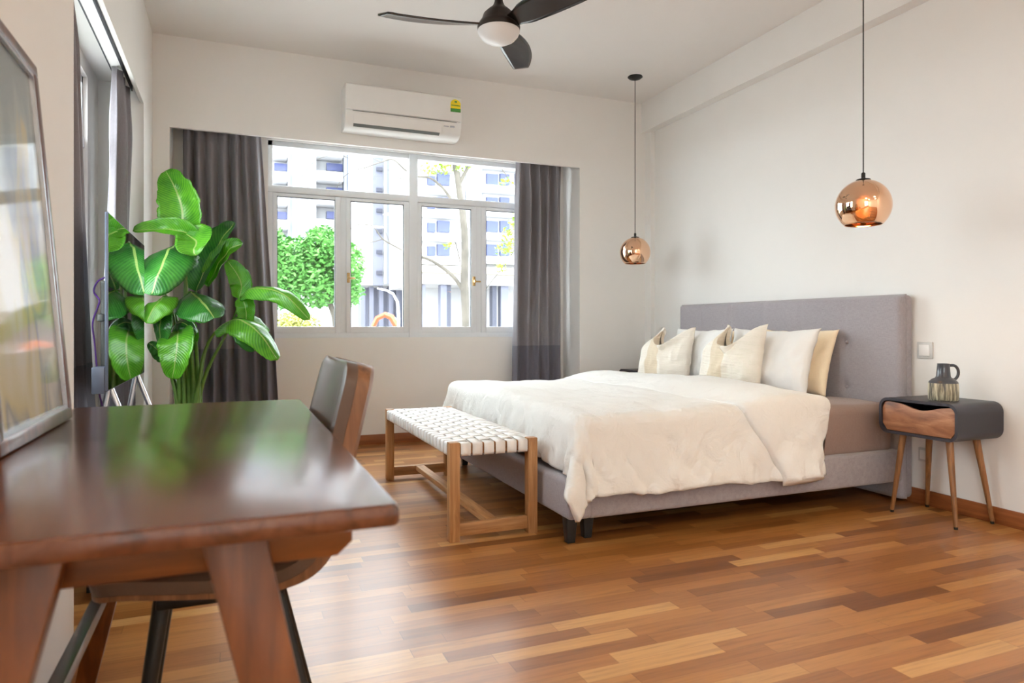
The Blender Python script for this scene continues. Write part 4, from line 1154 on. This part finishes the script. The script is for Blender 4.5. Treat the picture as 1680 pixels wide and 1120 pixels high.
def bare_tree():
    d = 9.5
    def Q(u, v, dd=0): return PD(u, v, d + dd)
    b0 = Q(766, 700); o = thing('bare_tree', (b0.x, b0.y, GZ), 'pale-barked tree with nearly bare branches outside the right half of the window', 'tree')
    bm = B()
    def br(pts, r0, r1):
        P = [Q(*p) for p in pts]; n = len(P) - 1; sm = []
        for i in range(n):
            p0, p1, p2, p3 = P[max(i - 1, 0)], P[i], P[i + 1], P[min(i + 2, n)]
            for k in range(5):
                u = k / 5; sm.append(.5 * (2 * p1 + (p2 - p0) * u + (2 * p0 - 5 * p1 + 4 * p2 - p3) * u * u + (-p0 + 3 * p1 - 3 * p2 + p3) * u ** 3))
        sm.append(P[-1]); tube(bm, sm, [lerp(r0, r1, k / (len(sm) - 1)) for k in range(len(sm))], 8)
    br([(766, 760), (765, 540), (762, 470), (763, 400), (759, 350), (753, 310), (750, 282)], .065, .042)
    obj('trunk', bm, M['bark'], o); bm = B()
    br([(752, 300), (745, 270), (738, 240), (730, 200)], .035, .015); br([(754, 300), (766, 278), (780, 255), (800, 230)], .03, .01)
    br([(762, 480), (745, 455), (722, 436), (700, 424), (675, 418)], .030, .016)
    br([(675, 418), (650, 405), (628, 392), (612, 372), (590, 368), (575, 376)], .014, .005)
    br([(628, 392), (605, 398), (588, 396)], .008, .003); br([(612, 372), (596, 352), (580, 340)], .007, .003); br([(640, 400), (632, 380), (626, 372)], .006, .003)
    br([(742, 330), (728, 310), (706, 292), (684, 289), (664, 278), (645, 262), (625, 266), (600, 275)], .020, .007)
    br([(600, 275), (580, 280), (562, 292), (552, 310)], .007, .003); br([(625, 266), (605, 258), (585, 262)], .006, .003); br([(665, 294), (650, 290), (636, 278)], .008, .003)
    br([(742, 330), (728, 312), (722, 300)], .010, .006); br([(755, 430), (748, 400), (740, 382)], .010, .004)
    br([(600, 275), (560, 255), (520, 262), (495, 290)], .006, .002)
    br([(780, 255), (810, 262), (838, 300), (850, 330)], .010, .004)
    br([(766, 520), (800, 470), (835, 425), (850, 395)], .008, .004)
    obj('branches', bm, M['bark'], o); bm = B(); k = d / F
    for (u, v, ru, rv, n, sd) in ((745, 268, 34, 14, 240, 21), (715, 275, 30, 12, 120, 22), (838, 385, 12, 22, 130, 23), (828, 410, 14, 12, 90, 24), (822, 438, 8, 12, 45, 25), (830, 300, 9, 12, 50, 26), (735, 403, 8, 5, 26, 27), (846, 360, 6, 14, 50, 28), (770, 260, 20, 10, 80, 29)):
        foliage(bm, Q(u, v), (ru * k, .25, rv * k), n, .032, sd)
    obj('leaves', bm, M['young'], o, recalc=False)
bare_tree()
def street_lamp():
    d = 22
    b0 = PD(655, 540, d); o = thing('street_lamp', (b0.x, b0.y, GZ), 'white curved street lamp outside the second window pane', 'street lamp')
    pts = [PD(u, v, d) for u, v in ((654, 600), (654, 520), (652, 495), (645, 482), (634, 476), (624, 474))]; pts[0].z = GZ
    bm = B(); tube(bm, pts, [.05, .045, .04, .035, .03, .03], 10); obj('pole', bm, M['lamp_post'], o)
    bm = B(); tube(bm, [PD(628, 475, d), PD(619, 473, d)], [.05, .035], 8, flat=.6); obj('lamp_head', bm, M['lamp_post'], o)
street_lamp()
def digger():
    d = 40
    b0 = PD(630, 545, d); o = thing('excavator', (b0.x, b0.y, GZ), 'orange excavator arm bent above the sill behind the street lamp', 'excavator')
    P = lambda u, v: PD(u, v, d)
    bm = B(); tube(bm, [P(612, 536), P(619, 522), P(632, 516)], [.14, .16, .16], 6); obj('stick', bm, M['orange'], o)
    bm = B(); tube(bm, [P(630, 515), P(642, 520), P(650, 533), P(654, 548)], [.16, .2, .2, .2], 6); obj('boom', bm, M['orange'], o)
    bm = B(); tube(bm, [P(636, 514), P(652, 525)], .06, 6); obj('hydraulic_ram', bm, M['silver'], o)
    bm = B(); box(bm, b0.x - 1.0, b0.x + 1.8, b0.y - .8, b0.y + .8, GZ + .5, H - .3, .1); obj('cab', bm, M['orange'], o)
    bm = B(); box(bm, b0.x - 1.2, b0.x + 1.9, b0.y - 1, b0.y + 1, GZ, GZ + .5, .1); obj('tracks', bm, M['bld_dark'], o)
digger()
